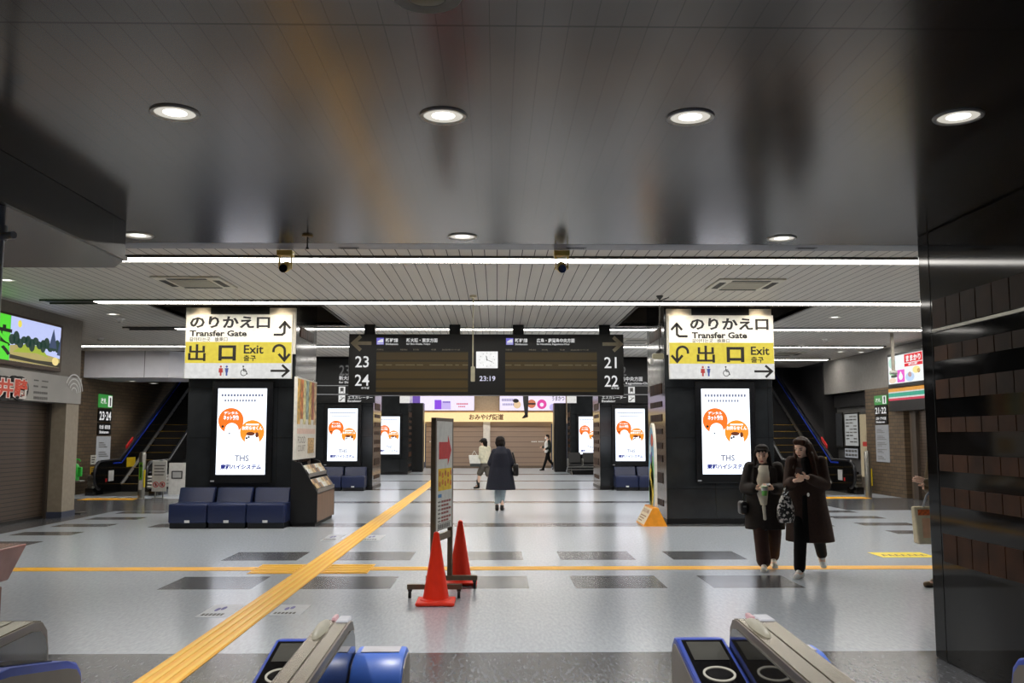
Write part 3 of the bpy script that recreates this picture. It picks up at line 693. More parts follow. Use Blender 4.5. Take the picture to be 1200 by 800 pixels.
cols = [(236, 228, 208), (208, 178, 130), (176, 140, 100), (220, 210, 190), (150, 110, 76), (232, 232, 226), (190, 164, 120), (98, 84, 66)]
n = 0
for tier, (xa, za, xb, zb) in enumerate(((X0+.2, 1.10, X0+.305, .93), (X0+.33, .84, X1-.03, .66))):
    for k in range(12):
        for r in range(2):
            u0 = .05+.45*r; u1 = u0+.48; y0 = Ya+.06+k*.14; c = cols[(k*3+r*5+tier) % 8]
            P = lambda u, h: (xa+(xb-xa)*u+h*.7, za+(zb-za)*u+h*.6)
            A, B, C, D = P(u0, .005+.012*r), P(u1, .005+.012*r), P(u1, .013+.012*r), P(u0, .013+.012*r)
            mb = MB(); mb.hexa([(A[0], y0, A[1]), (B[0], y0, B[1]), (B[0], y0+.115, B[1]), (A[0], y0+.115, A[1]), (D[0], y0, D[1]), (C[0], y0, C[1]), (C[0], y0+.115, C[1]), (D[0], y0+.115, D[1])])
            cover = M('leaflet_paper_%d' % ((k*3+r*5+tier) % 8), c, .5, var=.35, scale=30)
            mb.build('leaflet', cover, label=None, cat='leaflet', group='leaflets on the %s tier of the leaflet rack' % ('upper' if tier == 0 else 'lower'))
            bpy.context.scene.collection.objects[-1]['label'] = 'folded leaflet standing on the %s tier of the leaflet rack' % ('upper' if tier == 0 else 'lower')
fr = facing_right(-3.70)
t = thing('food_poster', 'tall white poster panel of food photographs standing above the leaflet rack', 'poster', (-3.73, 18.1, 1.2))
MB().fbox(fr, 17.2, 19.05, 1.2, 2.74, -.06, 0, .004).build('panel', M('poster_white', (228, 224, 216), .5), t)
FOOD = [(214, 172, 92), (198, 120, 70), (226, 204, 150), (150, 172, 168), (232, 190, 110), (176, 96, 66), (206, 180, 140), (120, 150, 120)]
for k in range(7):
    MB().fbox(fr, 17.23+k*.257, 17.23+k*.257+.25, 1.86+.1*(k % 2), 2.71, 0, .004).build('food_photo', M('food_photo_%d' % k, FOOD[k % 8], .5, var=.55, scale=9), t)
MB().fbox(fr, 17.25, 18.95, 1.68, 1.78, 0, .004).build('caption_band', M('caption_pink', (226, 196, 182), .5), t)
m = MB(); write(m, fr, 'FOOD', 17.32, 18.0, 1.5, 1.63, .004, .01); write(m, fr, 'COURT', 17.32, 18.0, 1.35, 1.47, .004, .01); m.build('lettering', M('poster_text', (150, 142, 130), .5), t)
m = MB(); m.fbox(fr, 18.25, 18.85, 1.3, 1.6, 0, .004); m.build('small_photo', M('food_small', (196, 160, 104), .5, var=.6, scale=22), t)

# ---- surfboard-shaped standee on an orange foot
ORNG = M('orange_board', (246, 158, 28), .45)
t = thing('standee', 'surfboard shaped standee with painted face on an orange wedge foot', 'standee', (2.9, 17.45, 0))
mb = MB(); mb.prism(Fr((0, 17.0, 0)), [(2.68, 0), (3.12, 0), (2.96, .33), (2.86, .33)], -.9, 0); mb.build('foot', ORNG, t)
fr = Fr((2.68, 17.0, 0), (0, -1, 0), Vector((.18, 0, .33)))
MB().fbox(fr, -.87, -.03, .03, .35, 0, .004).build('foot_print', M('foot_print', (240, 224, 190), .5, var=.12, scale=24), t, label='pale printed panel on the orange foot')
m = MB(); write(m, fr, 'OKAYAMA', -.8, -.1, .24, .32, .006, .01)
for r in range(3): m.fbox(fr, -.78, -.2-.1*r, .17-.05*r, .19-.05*r, .004, .006)
m.build('lettering', M('print_brown', (170, 120, 80), .5), t)
def surf(c0, c1, s, mb):
    pts = []
    for i in range(41):
        a = PI*i/40; pts.append((.315*s*math.cos(a), 1.1+.78*s*math.sin(a)**.9 if 0 < a < PI else 1.1))
    pts += [(-.29*s, .34), (.29*s, .34)]
    return mb.prism(Fr((2.93, 17.5, 0), (.0, -1, 0), (0, 0, 1)), pts, c0, c1)
surf(-.05, .0, 1, MB()).build('board', M('standee_edge', (226, 222, 210), .45), t)
surf(0, .004, .9, MB()).build('picture', M('standee_sky', (126, 178, 206), .5, var=.2, scale=5), t, label='painted blue face')
frs = Fr((2.93, 17.5, 0), (.0, -1, 0), (0, 0, 1))
for nm, a, b, rx, rz, c in (('yellow_area', .0, .72, .25, .42, (236, 200, 60)), ('green_area', .15, .95, .12, .32, (110, 178, 84)), ('green_area', -.17, .6, .1, .25, (150, 196, 70)), ('purple_patch', .02, 1.18, .09, .16, (96, 84, 160)), ('red_patch', .1, 1.56, .12, .12, (214, 96, 70)), ('violet_patch', -.03, .55, .06, .2, (140, 110, 170)), ('pale_patch', .03, .9, .1, .07, (240, 226, 190)), ('white_patch', -.1, 1.38, .08, .1, (232, 236, 232))):
    MB().disc(frs, a, b, rx, .004, .007, ry=rz).build(nm, M('standee_'+nm, c, .5, var=.25, scale=14), t)

# ---- the hanging departure board
Y = 19.85; fr = front(Y); z = lambda y: at(570, y, Y).z; X = lambda x: at(x, 425, Y).x
BD = M('board_black', (14, 13, 11), .3)
t = thing('departure_board', 'long black hanging train board with platform numbers, two led panels and clock', 'departure board', ((X(408)+X(731.5))/2, Y, z(463)))
MB().box(X(408.5), X(731), Y+.005, Y+.42, z(463), z(391.5), .006).build('case', BD, t)
for a in (432, 532.5, 607.5, 709.5): MB().box(X(a-6.5), X(a+6.5), Y+.1, Y+.3, z(392), HC-.002).build('hanger', BLACK, t)
LED = seamed('led_panel_brown', (92, 74, 30), (62, 50, 20), .2, 2, .045, .3, var=.12, off=.08)
HEAD = M('board_header', (6, 6, 7), .3)
CREAM = M('board_arrow', (172, 162, 136), .5)
def panel(x0, x1, ic, t1, t2, t1x, t2x, e2, heads):
    MB().fbox(fr, X(x0), X(x1), z(408), z(394.5), -.001, .003).build('header', HEAD, t)
    MB().fbox(fr, X(x0), X(x1), z(459), z(412), -.001, .004).build('led_panel', LED, t)
    m = MB()
    for a, b in ((0, .07), (.1, .17), (.21, .31), (.32, .42), (.44, .51), (.58, .74), (.76, .83), (.86, .9), (.94, 1)): m.fbox(fr, X(x0+(x1-x0)*a), X(x0+(x1-x0)*b), z(428.2), z(427), .003, .006)
    m.build('row_rule', M('led_rule', (140, 128, 92), .5), t)
    p = MB().fbox(fr, X(ic), X(ic+8.5), z(403.8), z(396), .003, .006).build('train_pictogram', M('train_blue', (120, 112, 220), .4, emit=.85), t)
    m = MB(); m.prism(fr, [(X(ic+.8), z(401.5)), (X(ic+7.8), z(401.5)), (X(ic+7.8), z(397.2)), (X(ic+5), z(397.6)), (X(ic+1.2), z(400))], .006, .008); m.fbox(fr, X(ic+.8), X(ic+7.8), z(403.2), z(402.6), .006, .008); m.build('train_shape', LETTER, p)
    m = MB(); write(m, fr, '新幹線', X(ic+10.5), X(ic+25.2), z(401.2), z(396.3), .006, .02); write(m, fr, 'Shinkansen', X(ic+10.5), X(ic+25.2), z(404.2), z(402), .006, .015)
    write(m, fr, t1, X(t1x), X(t2x), z(401.2), z(396.3), .006, .02); write(m, fr, t2, X(t1x), X(e2), z(404.6), z(402), .006, .015); m.build('lettering', LETTER, t)
    m = MB()
    for s, a, b in heads: write(m, fr, s, X(x0+a), X(x0+b), z(410.6), z(408.8), .004, .0)
    m.build('column_heading', M('board_heading', (170, 160, 140), .5), t)
panel(441, 548.5, 441, '新大阪・東京方面', 'for Shin-Osaka, Tokyo', 476, 512.5, 504, [('列車名', .5, 8), ('時刻', 28, 36), ('行先', 43, 50), ('号車', 64, 70), ('自由席のりば', 77, 98)])
panel(592, 699.5, 593, '広島・鹿児島中央方面', 'for Hiroshima, Kagoshima-Chuo', 629, 673.5, 667.5, [('列車名', .5, 8), ('時刻', 28, 36), ('行先', 43, 50), ('号車', 64, 70), ('自由席のりば', 77, 98)])
m = MB(); arrow_h(m, fr, X(413.3), X(435), z(402.2), z(394)-z(410.4), .075, .006, right=False); m.build('arrow', CREAM, t, label='arrow above 23 and 24')
m = MB(); arrow_h(m, fr, X(706.2), X(728), z(402.8), z(394.8)-z(411), .075, .006, right=True); m.build('arrow', CREAM, t, label='arrow above 21 and 22')
for s, a, b, lo, hi in (('23', 416.3, 432.3, 430.6, 417.3), ('24', 416.3, 433, 452, 438.8), ('21', 708.2, 722.5, 431, 418), ('22', 708.2, 724, 452.8, 439.6)):
    m = MB(); write(m, fr, s, X(a), X(b), z(lo), z(hi), .006, .008); m.build('platform_number', LETTER, t)
for a, b in ((424, 433.2), (716, 725.2)): m = MB(); write(m, fr, 'のりば', X(a), X(b), z(455.8), z(453.2), .006, .02); m.build('lettering', LETTER, t)
c = MB().fbox(fr, X(558), X(583.3), z(431.3), z(411.8), 0, .02, .006, 2).build('clock', M('clock_face', (248, 248, 246), .4, emit=.98), t)
cx, cz = X(570.7), z(421.5)
m = MB()
for k in range(12): a = k*PI/6; m.stroke(fr, [(cx+.15*math.sin(a), cz+.13*math.cos(a)), (cx+.17*math.sin(a), cz+.15*math.cos(a))], .008, .02, .022)
m.build('hour_marks', GREYINK, c)
for a, l, wd in ((math.radians(-11), .085, .014), (math.radians(114), .13, .009)):
    m = MB(); m.stroke(fr, [(cx-.02*math.sin(a), cz-.02*math.cos(a)), (cx+l*math.sin(a), cz+l*math.cos(a))], wd, .022, .025); m.build('clock_hand', INK, c)
m = MB(); write(m, fr, '23:19', X(562), X(580.5), z(446.3), z(440.5), .005, .01); m.build('digital_time', M('digit_glow', (226, 226, 255), .4, emit=1.0), t)

# ---- black platform signs on the second pair of pillars
def platform_sign(x0, x1, flip, label):
    Y = YB[1]-.05; fr = front(Y); z = lambda y: at(570, y, Y).z
    t = thing('platform_sign', label, 'sign', ((x0+x1)/2, Y, z(472)), 'black platform signs')
    MB().box(x0, x1, Y+.002, Y+.049, z(472), z(420)).build('panel', M('platform_black', (20, 20, 22), .3), t)
    X = lambda x: at(x, 440, Y).x
    for y in (451.5, 461.8): MB().fbox(fr, x0+.02, x1-.02, z(y+.7), z(y-.1), -.001, .004).build('divider', M('sign_rule', (190, 190, 190), .4, emit=.5), t)
    m = MB(); g = MB()
    if not flip:
        write(g, fr, '23 24', X(397.5), X(428), z(440), z(428), .004); write(m, fr, '新大阪・東京方面', X(397.5), X(438), z(445.5), z(440.5), .004, .01); write(m, fr, 'for Shin-Osaka, Tokyo', X(397.5), X(436), z(450), z(446.6), .004, .015)
        write(m, fr, 'エスカレーター', X(408), X(437), z(467.5), z(463.8), .004, .012); write(m, fr, 'Escalator', X(408), X(424), z(471), z(468.3), .004, .015); ix = 397.3
    else:
        write(g, fr, '21 22', X(702), X(734), z(440), z(429), .004); write(m, fr, '広島・鹿児島中央方面', X(702), X(753), z(446.3), z(441), .004, .008); write(m, fr, 'for Hiroshima, Kagoshima-Chuo', X(706), X(763), z(451), z(447.4), .004, .015)
        write(m, fr, 'エスカレーター', X(705), X(733.5), z(467.3), z(463.4), .004, .012); write(m, fr, 'Escalator', X(705), X(721), z(471), z(468.3), .004, .015); ix = 736
    m.build('lettering', LETTER, t); g.build('platform_numbers', M('dim_letter', (150, 150, 150), .5, emit=.35), t)
    for k, y in enumerate((453, 463)):
        p = MB().fbox(fr, X(ix), X(ix+7.6), z(y+8), z(y), 0, .005, .002, 1).build('pictogram', PLATE, t)
        m = MB(); c = X(ix+3.8); b = z(y+8); h = z(y)-b
        if k == 0: m.fbox(fr, c-.05, c+.05, b+h*.3, b+h*.85, .005, .007); m.stroke(fr, [(c-.06, b+h*.1), (c-.03, b+h*.28)], .012, .005, .007); m.stroke(fr, [(c+.06, b+h*.1), (c+.03, b+h*.28)], .012, .005, .007)
        else: m.stroke(fr, [(c-.08, b+h*.22), (c-.04, b+h*.22), (c+.04, b+h*.62), (c+.08, b+h*.62)], .03, .005, .007); m.disc(fr, c-.02, b+h*.72, .016, .005, .007)
        m.build('symbol', GREYINK, p)
platform_sign(-5.8, -3.75, False, 'black platform sign above the second screen, pale 23 and escalator wording')
platform_sign(3.15, 5.25, True, 'black platform sign above the screen behind the standee, escalator wording')
# ============================================================ TICKET GATES
GBLUE = M('gate_blue', (72, 124, 236), .35); GRIM = M('gate_blue_rim', (22, 70, 190), .3)
GSIDE = M('gate_side_grey', (150, 142, 132), .4, .2, var=.05); GSMOKE = M('gate_smoked_glass', (60, 58, 54), .06, .0, spec=.8)
GTOP = M('gate_top_bronze', (112, 101, 80), .22, .8, var=.03); RING = M('reader_ring', (228, 222, 204), .4, emit=.5)
def gate(xl, xr, label, left='reader', right='hood', tip=True):
    """xl..xr is the raised beam; pods sit on either side of it"""
    t = thing('ticket_gate', label, 'ticket gate', ((xl+xr)/2, 2.1, 0), 'ticket gates')
    side = Fr((xl, 0, 0), (0, 1, 0), (0, 0, 1))
    bp = [(3.12, 0), (3.12, .95), (3.105, 1.02), (3.07, 1.052), (3.02, 1.06), (1.0, 1.0), (.9, .9), (.9, 0)]
    MB().prism(side, bp, .006, xr-xl-.006).build('beam', GSIDE, t)
    tp = [(3.1, 1.03), (3.07, 1.056), (3.02, 1.064), (1.0, 1.004), (1.0, .985), (3.0, 1.04)]
    MB().prism(side, tp, .012, (xr-xl)/2-.003).build('top_cover', GTOP, t); MB().prism(side, tp, (xr-xl)/2+.003, xr-xl-.012).build('top_cover', GTOP, t)
    sp = [(3.1, .05), (3.1, .95), (3.085, 1.0), (3.05, 1.028), (3.0, 1.035), (1.03, .975), (.93, .88), (.93, .05)]
    MB().prism(side, sp, 0, .007).build('side_glass', GSMOKE, t); MB().prism(side, sp, xr-xl-.007, xr-xl).build('side_glass', GSMOKE, t)
    if tip:
        MB().ell((xl+(xr-xl)*.3, 2.9, 1.052), (.02, .13, .03)).build('lamp_dome', M('lamp_dome_cream', (240, 232, 206), .4, emit=.35), t, smooth=True)
        MB().box(xl+(xr-xl)*.38, xl+(xr-xl)*.5, 3.02, 3.085, 1.055, 1.072, .004).build('pink_indicator', M('indicator_pink', (244, 190, 196), .4, emit=.5), t)
        MB().box(xl+(xr-xl)*.55, xr-.012, 2.99, 3.08, 1.05, 1.068, .004).build('white_indicator', M('indicator_white', (236, 236, 244), .4, emit=.5), t)
    for sd, kind in ((-1, left), (1, right)):
        if not kind: continue
        a, b = (xl-.165, xl-.002) if sd < 0 else (xr+.002, xr+.165)
        fr = Fr((a, 0, 0), (0, 1, 0), (0, 0, 1)); wd = b-a
        if kind == 'reader':
            pp = [(3.24, 0), (3.24, .9), (3.225, .945), (3.19, .972), (3.15, .976), (2.55, .855), (2.3, .84), (1.1, .84), (1.0, .78), (1.0, 0)]
            pod = MB().prism(fr, pp, 0, wd, .008).build('reader_pod', GRIM, t)
            ip = [(3.222, .02), (3.222, .89), (3.207, .93), (3.18, .953), (3.15, .957), (2.55, .837), (2.3, .82), (1.12, .82), (1.03, .77), (1.03, .02)]
            MB().prism(fr, ip, -.003, 0.001).build('side_panel', GSIDE, pod); MB().prism(fr, ip, wd-.001, wd+.003).build('side_panel', GSIDE, pod)
            v = Vector((0, .6, .121)).normalized(); tf = Fr(Vector((a, 2.55, .855)), (1, 0, 0), v)
            MB().fbox(tf, .014, wd-.014, -.2, .595, -.002, .003).build('top_plate', M('reader_black', (16, 16, 18), .1), pod)
            MB().fbox(tf, .026, wd-.026, .44, .575, .003, .005).build('display_window', M('reader_window', (92, 92, 88), .12), pod)
            MB().ring(tf, wd/2, .345, .043, .0495, .003, .006, n=36).build('card_ring', RING, pod)
            MB().disc(tf, wd/2, .345, .036, .003, .0045, n=30).build('card_pad', M('card_pad', (30, 30, 32), .15), pod)
            m = MB()
            for k in range(3): m.fbox(tf, .03+.012*(k == 2), wd-.03-.012*(k == 1), .24-.026*k, .251-.026*k, .003, .0045)
            m.build('printed_lines', M('reader_print', (180, 190, 220), .4), pod)
        elif kind == 'side':
            pp = [(3.0, 0), (3.0, .86), (2.985, .92), (2.95, .955), (2.88, .975), (2.55, 1.035), (2.44, 1.045), (2.36, 1.03), (2.28, .99), (1.1, .97), (1.0, .9), (1.0, 0)]
            pod = MB().prism(fr, pp, 0, wd, .01).build('side_pod', GRIM, t, smooth=35)
            ip = [(2.985, .02), (2.985, .855), (2.97, .905), (2.94, .936), (2.88, .953), (2.55, 1.012), (2.44, 1.022), (2.37, 1.008), (2.29, .968), (1.12, .95), (1.02, .88), (1.02, .02)]
            MB().prism(fr, ip, -.003, .001).build('side_panel', GSIDE, pod); MB().prism(fr, ip, wd-.001, wd+.003).build('side_panel', GSIDE, pod)
            v = Vector((0, .33, -.06)).normalized(); tf = Fr(Vector((a, 2.55, 1.036)), (1, 0, 0), v)
            MB().fbox(tf, .03, wd-.03, .02, .3, -.002, .003).build('top_plate', M('reader_black', (16, 16, 18), .1), pod)
        else:
            pp = [(3.21, 0), (3.21, .9), (3.195, .938), (3.16, .952), (3.06, .952), (2.99, .935), (2.93, .89), (2.89, .82), (2.87, .72), (2.86, .6), (2.86, 0)]
            pod = MB().prism(fr, pp, 0, wd, .01).build('hood_pod', GBLUE, t, smooth=35)
            ip = [(3.195, .02), (3.195, .89), (3.18, .92), (3.155, .935), (3.06, .935), (3.0, .92), (2.95, .88), (2.91, .815), (2.89, .72), (2.88, .6), (2.88, .02)]
            MB().prism(fr, ip, wd-.001, wd+.004).build('side_panel', GSIDE, pod); MB().prism(fr, ip, -.004, .001).build('side_panel', GSIDE, pod)
            MB().box(a+.02, b-.02, 3.07, 3.15, .951, .955).build('top_label', M('hood_label', (190, 190, 200), .3), pod)
            MB().box(a+.002, b-.002, 2.855, 2.885, .715, .722).build('seam', MATBLACK, pod)
            MB().box(a, b, 1.0, 2.86, 0, .78, .01).build('low_body', GBLUE, pod)
gate(-.565, -.458, 'ticket gate with blue hood pod, just beside the yellow tactile path')
gate(.765, .9, 'ticket gate with white ringed card reader in front of the wide lane')
gate(-1.6, -1.455, 'ticket gate with dark beam, on the red-brown stand side of the tactile path', right='side', tip=False)
gate(1.80, 1.93, 'ticket gate with blue rimmed reader pod against the black pillar', tip=False, left='side', right=None)
# little blue guide fin on the wide-lane gate is its far pod; a stand at the edge of the view
t = thing('ticket_stand', 'red-brown stand with flared tray top at the edge beside the gates', 'stand', (-4.3, 7.3, 0))
MB().box(-4.75, -3.95, 7.0, 7.6, 0, .45, .01).build('cabinet', M('stand_brown', (120, 84, 78), .25, var=.2, scale=2), t)
MB().hexa([(-4.78, 6.95, .49), (-3.93, 6.95, .49), (-3.93, 7.65, .49), (-4.78, 7.65, .49), (-4.85, 6.85, .77), (-3.84, 6.85, .77), (-3.84, 7.75, .77), (-4.85, 7.75, .77)], .012).build('tray', M('stand_tray', (150, 104, 96), .25, var=.25, scale=2), t)
MB().box(-4.74, -3.97, 7.02, 7.58, .445, .495).build('shadow_gap', MATBLACK, t)
t = thing('stamp_jar', 'cream jar with dark lid standing on the red-brown stand', 'jar', (-4.03, 7.3, .77))
MB().lathe([(.05, .77), (.07, .78), (.065, .9), (.045, .94)], (-4.03, 7.3, 0), 18).build('jar', M('jar_cream', (214, 190, 120), .4), t, smooth=50)
MB().lathe([(.05, .94), (.052, .98), (.02, 1.0)], (-4.03, 7.3, 0), 18).build('lid', MATBLACK, t, smooth=50)

# ============================================================ CONES AND THE WHEELED NOTICE
CONE = M('cone_red', (252, 50, 12), .45, var=.04)
def cone_proto():
    t = thing('traffic_cone', 'x', 'traffic cone')
    MB().lathe([(.135, .035), (.128, .06), (.03, .66), (.026, .685), (.012, .697), (.002, .7)], (0, 0, 0), 40).build('cone', CONE, t, smooth=35)
    mb = MB(); mb.box(-.19, .19, -.19, .19, .004, .036, .012); mb.build('base', CONE, t)
    MB().lathe([(.16, .034), (.15, .048), (.13, .055)], (0, 0, 0), 40).build('collar', CONE, t, smooth=35)
    for sx in (-1, 1):
        for sy in (-1, 1): MB().box(sx*.15-.025, sx*.15+.025, sy*.15-.025, sy*.15+.025, 0, .006).build('foot', CONE, t)
    return t
cn = cone_proto(); cn.location = (-.595, 9.33, 0); cn['label'] = 'red traffic cone standing in front of the wheeled notice'; cn['group'] = 'red traffic cones'
copy_tree(cn, label='red traffic cone standing behind the wheeled notice', loc=(-.405, 10.56, 0))
A, B = Vector((-.63, 9.66, 0)), Vector((-.485, 10.25, 0)); u = (B-A).normalized(); W_ = (B-A).length
FRM = M('stand_frame_brown', (104, 92, 74), .4, .3)
t = thing('wheeled_notice', 'tall wheeled notice board with red arrow, standing between two cones', 'notice stand', ((A+B)/2))
fr = Fr(A, u, (0, 0, 1))
for a in (0, W_): MB().fbox(fr, a-.02, a+.02, .1, 1.83 if a == 0 else 1.8, -.045, .005).build('post', FRM, t)
MB().fbox(fr, -.02, W_+.02, 1.80, 1.835, -.045, .006).build('top_rail', FRM, t)
MB().fbox(fr, 0, W_, .55, .62, -.035, -.005).build('cross_rail', FRM, t)
pb = MB().fbox(fr, .01, W_-.01, .66, 1.81, -.02, .004).build('panel', M('notice_white', (226, 228, 224), .45), t)
MB().prism(fr, [(.1, 1.4), (.42, 1.4), (.42, 1.33), (.55, 1.49), (.42, 1.65), (.42, 1.58), (.1, 1.58)], .004, .006).build('red_arrow', M('arrow_red', (214, 32, 36), .5), pb)
MB().fbox(fr, .08, W_-.05, 1.07, 1.3, .004, .006).build('yellow_picture', M('notice_yellow', (244, 206, 40), .5, var=.12), pb)
m = MB()
for k in range(10): m.disc(fr, .13+.1*(k % 5), 1.14+.09*(k//5)+.02*(k % 2), .03, .006, .008, n=10)
m.build('picture_patches', M('notice_orange', (226, 128, 30), .5, var=.4, scale=30), pb)
m = MB(); m.fbox(fr, .08, .2, 1.0, 1.035, .004, .006); m.build('blue_heading', M('notice_blue', (70, 140, 200), .5), pb)
m = MB(); n_ = MB()
for k, z0 in enumerate((.965, .925, .885, .845, .80, .765)):
    n_.fbox(fr, .08, .17, z0-.018, z0-.004, .004, .006)
    for j in range(3 if k % 2 else 4): m.fbox(fr, .2+.09*j, .27+.09*j, z0-.022, z0, .004, .006)
m.build('red_text_rows', M('notice_text_red', (150, 70, 64), .5), pb); n_.build('grey_text_rows', GREYINK, pb)
m = MB(); m.stroke(fr, [(.08, .73), (.54, .73), (.54, .665), (.08, .665), (.08, .73)], .006, .004, .006)
for k in range(7): m.fbox(fr, .1+.06*k, .145+.06*k, .675, .72, .004, .0055)
m.build('boxed_text', GREYINK, pb)
for P_ in (A, B):
    MB().box(P_.x-.28, P_.x+.28, P_.y-.028, P_.y+.028, .085, .135).build('foot_bar', FRM, t)
    for sx in (-.25, .25):
        m = MB(); m.cyl((P_.x+sx-.014, P_.y-.03, .036), (P_.x+sx+.014, P_.y-.03, .036), .036, n=20); w_ = m.build('caster', MATBLACK, t, smooth=40)
        MB().box(P_.x+sx-.02, P_.x+sx+.02, P_.y-.035, P_.y+.02, .066, .088).build('fork', DARKSTEEL, w_)

# ============================================================ ESCALATORS
EB = M('escalator_black', (14, 14, 15), .12, spec=.6); EBLUE = M('handrail_blue', (30, 62, 190), .3); ESTEP = M('escalator_step', (36, 36, 38), .4, .5)
def escalator(xa, xb, y0, sl, label, top):
    t = thing('escalator', label, 'escalator', ((xa+xb)/2, y0+1, 0), 'escalators')
    yk = y0+1.7                                            # where the incline starts
    ln = lambda y, o: o+max(0, y-yk)*sl
    Y1 = top
    for x in (xa, xb):
        fr = Fr((x, 0, 0), (0, 1, 0), (0, 0, 1)); R = .36; c = (y0+R, .55)
        pts = [(c[0]-R*math.sin(PI*i/14), c[1]+R*math.cos(PI*i/14)) for i in range(15)]    # over the newel, top to bottom
        prof = [(Y1, ln(Y1, .91)), (yk, .91)]+pts+[(y0+.5, .16), (y0+.5, 0), (yk+.4, 0), (Y1, ln(Y1, -.25))]
        MB().prism(fr, prof, -.05, .05).build('balustrade', EB, t)
        rr = [(c[0]-(R+.02)*math.sin(PI*i/14), c[1]+(R+.02)*math.cos(PI*i/14)) for i in range(15)]
        rail = [(x, Y1, ln(Y1, .94)), (x, yk, .94)]+[(x, a, b) for a, b in rr]
        MB().tube(rail, .04, 10).build('handrail', M('handrail_rubber', (16, 17, 24), .3), t, smooth=60)
        s = 1 if x == xa else -1
        MB().fbox(Fr((x+s*.052, 0, 0), (0, 1, 0), (0, 0, 1)), yk-.6, yk, .84, .88, -.004, .004).build('light_line', EBLUE, t)
        m = MB(); m.hexa([(x+s*.048, yk, .84), (x+s*.056, yk, .84), (x+s*.056, Y1, ln(Y1, .84)), (x+s*.048, Y1, ln(Y1, .84)), (x+s*.048, yk, .90), (x+s*.056, yk, .90), (x+s*.056, Y1, ln(Y1, .90)), (x+s*.048, Y1, ln(Y1, .90))]); m.build('light_line', EBLUE, t)
        m = MB(); m.hexa([(x+s*.05, yk, .22), (x+s*.11, yk, .20), (x+s*.11, Y1, ln(Y1, .2)), (x+s*.05, Y1, ln(Y1, .22)), (x+s*.05, yk, .26), (x+s*.11, yk, .22), (x+s*.11, Y1, ln(Y1, .22)), (x+s*.05, Y1, ln(Y1, .26))]); m.build('skirt_trim', STEEL, t)
        m = MB()
        for k in range(4): m.tube([(x-s*.07+(.05*s)*math.cos(0), y0+.02, .24+.09*k), (x-s*.2, y0+.12, .24+.09*k), (x-s*.27, y0+.3, .24+.09*k), (x-s*.27, y0+1.3, .24+.09*k)], .042, 10)
        m.build('newel_cladding', STEEL, t, smooth=60)
        MB().box(min(x-s*.05, x-s*.27), max(x-s*.05, x-s*.27), y0+.08, yk+.5, 0, .2).build('outer_plinth', EB, t)
        MB().prism(Fr((x-s*.05, 0, 0), (0, 1, 0), (0, 0, 1)), [(y0+.4, .2), (y0+.4, .62), (yk, .62), (Y1, ln(Y1, .62)), (Y1, ln(Y1, -.25)), (yk+.4, .0)], 0 if s < 0 else -.22, .22 if s < 0 else 0).build('outer_deck', EB, t)
    for k in range(int((Y1-yk)/.4)):
        y = yk+.4*k; st_ = MB().box(xa+.06, xb-.06, y, y+.42, max(0, ln(y, 0)-.2), ln(y+.4, 0.02)).build('step', ESTEP, t)
        if k < 9: MB().box(xa+.07, xb-.07, y-.002, y+.03, ln(y+.4, 0.02), ln(y+.4, 0.026)).build('edge_line', M('step_yellow', (214, 168, 50), .5), st_)
    MB().box(xa+.06, xb-.06, y0-.1, yk, 0, .015).build('comb_plate', STEEL, t)
    return t, ln, yk
for xa, xb, s in ((-11.02, -9.6, 'black escalator rising beside the brown brick wall'), (8.55, 10.05, 'black escalator rising behind the two women in brown coats')):
    t, ln, yk = escalator(xa, xb, 25.7 if xa < 0 else 25.9, .55, s, 35.5)
    x = xa+.056 if xa < 0 else xb-.056; fr = facing_right(x) if xa < 0 else facing_left(x); sg = 1 if xa < 0 else -1
    MB().fbox(fr, *sorted((sg*(yk-.9), sg*(yk-.55))), .36, .66, 0, .004).build('white_sticker', M('sticker_white', (220, 220, 220), .4), t)
    MB().fbox(fr, *sorted((sg*(yk+.35), sg*(yk+1.0))), .72, 1.0, 0, .004).build('yellow_sticker', M('sticker_yellow', (240, 206, 40), .4), t)
    MB().fbox(fr, *sorted((sg*(yk-1.1), sg*(yk-1.0))), .35, .45, 0, .004).build('red_button', M('button_red', (210, 40, 40), .4), t)
    xo = xa-.03 if xa < 0 else xb+.03
    MB().hexa([(xo-.02, yk+.5, ln(yk+.5, .98)), (xo+.02, yk+.5, ln(yk+.5, .98)), (xo+.02, yk+.95, ln(yk+.95, .98)), (xo-.02, yk+.95, ln(yk+.95, .98)), (xo-.02, yk+.5, ln(yk+.5, 1.08)), (xo+.02, yk+.5, ln(yk+.5, 1.08)), (xo+.02, yk+.95, ln(yk+.95, 1.08)), (xo-.02, yk+.95, ln(yk+.95, 1.08))]).build('red_sticker', M('button_red', (210, 40, 40), .4), t)
# low white wall beside the first escalator
MB().box(-9.2, -6.6, 26.3, 26.5, 0, .88).build('wall_low_white', M('low_wall_white', (206, 204, 200), .4), kind='structure')
t = thing('wall_plaque', 'small dark framed plaque on the low white wall by the first escalator', 'plaque', (-9.0, 26.3, .5))
MB().fbox(front(26.3), -9.12, -8.82, .44, .66, 0, .012).build('frame', BLACK, t); MB().fbox(front(26.3), -9.09, -8.85, .47, .63, .012, .015).build('face', M('plaque_grey', (170, 170, 170), .4), t)

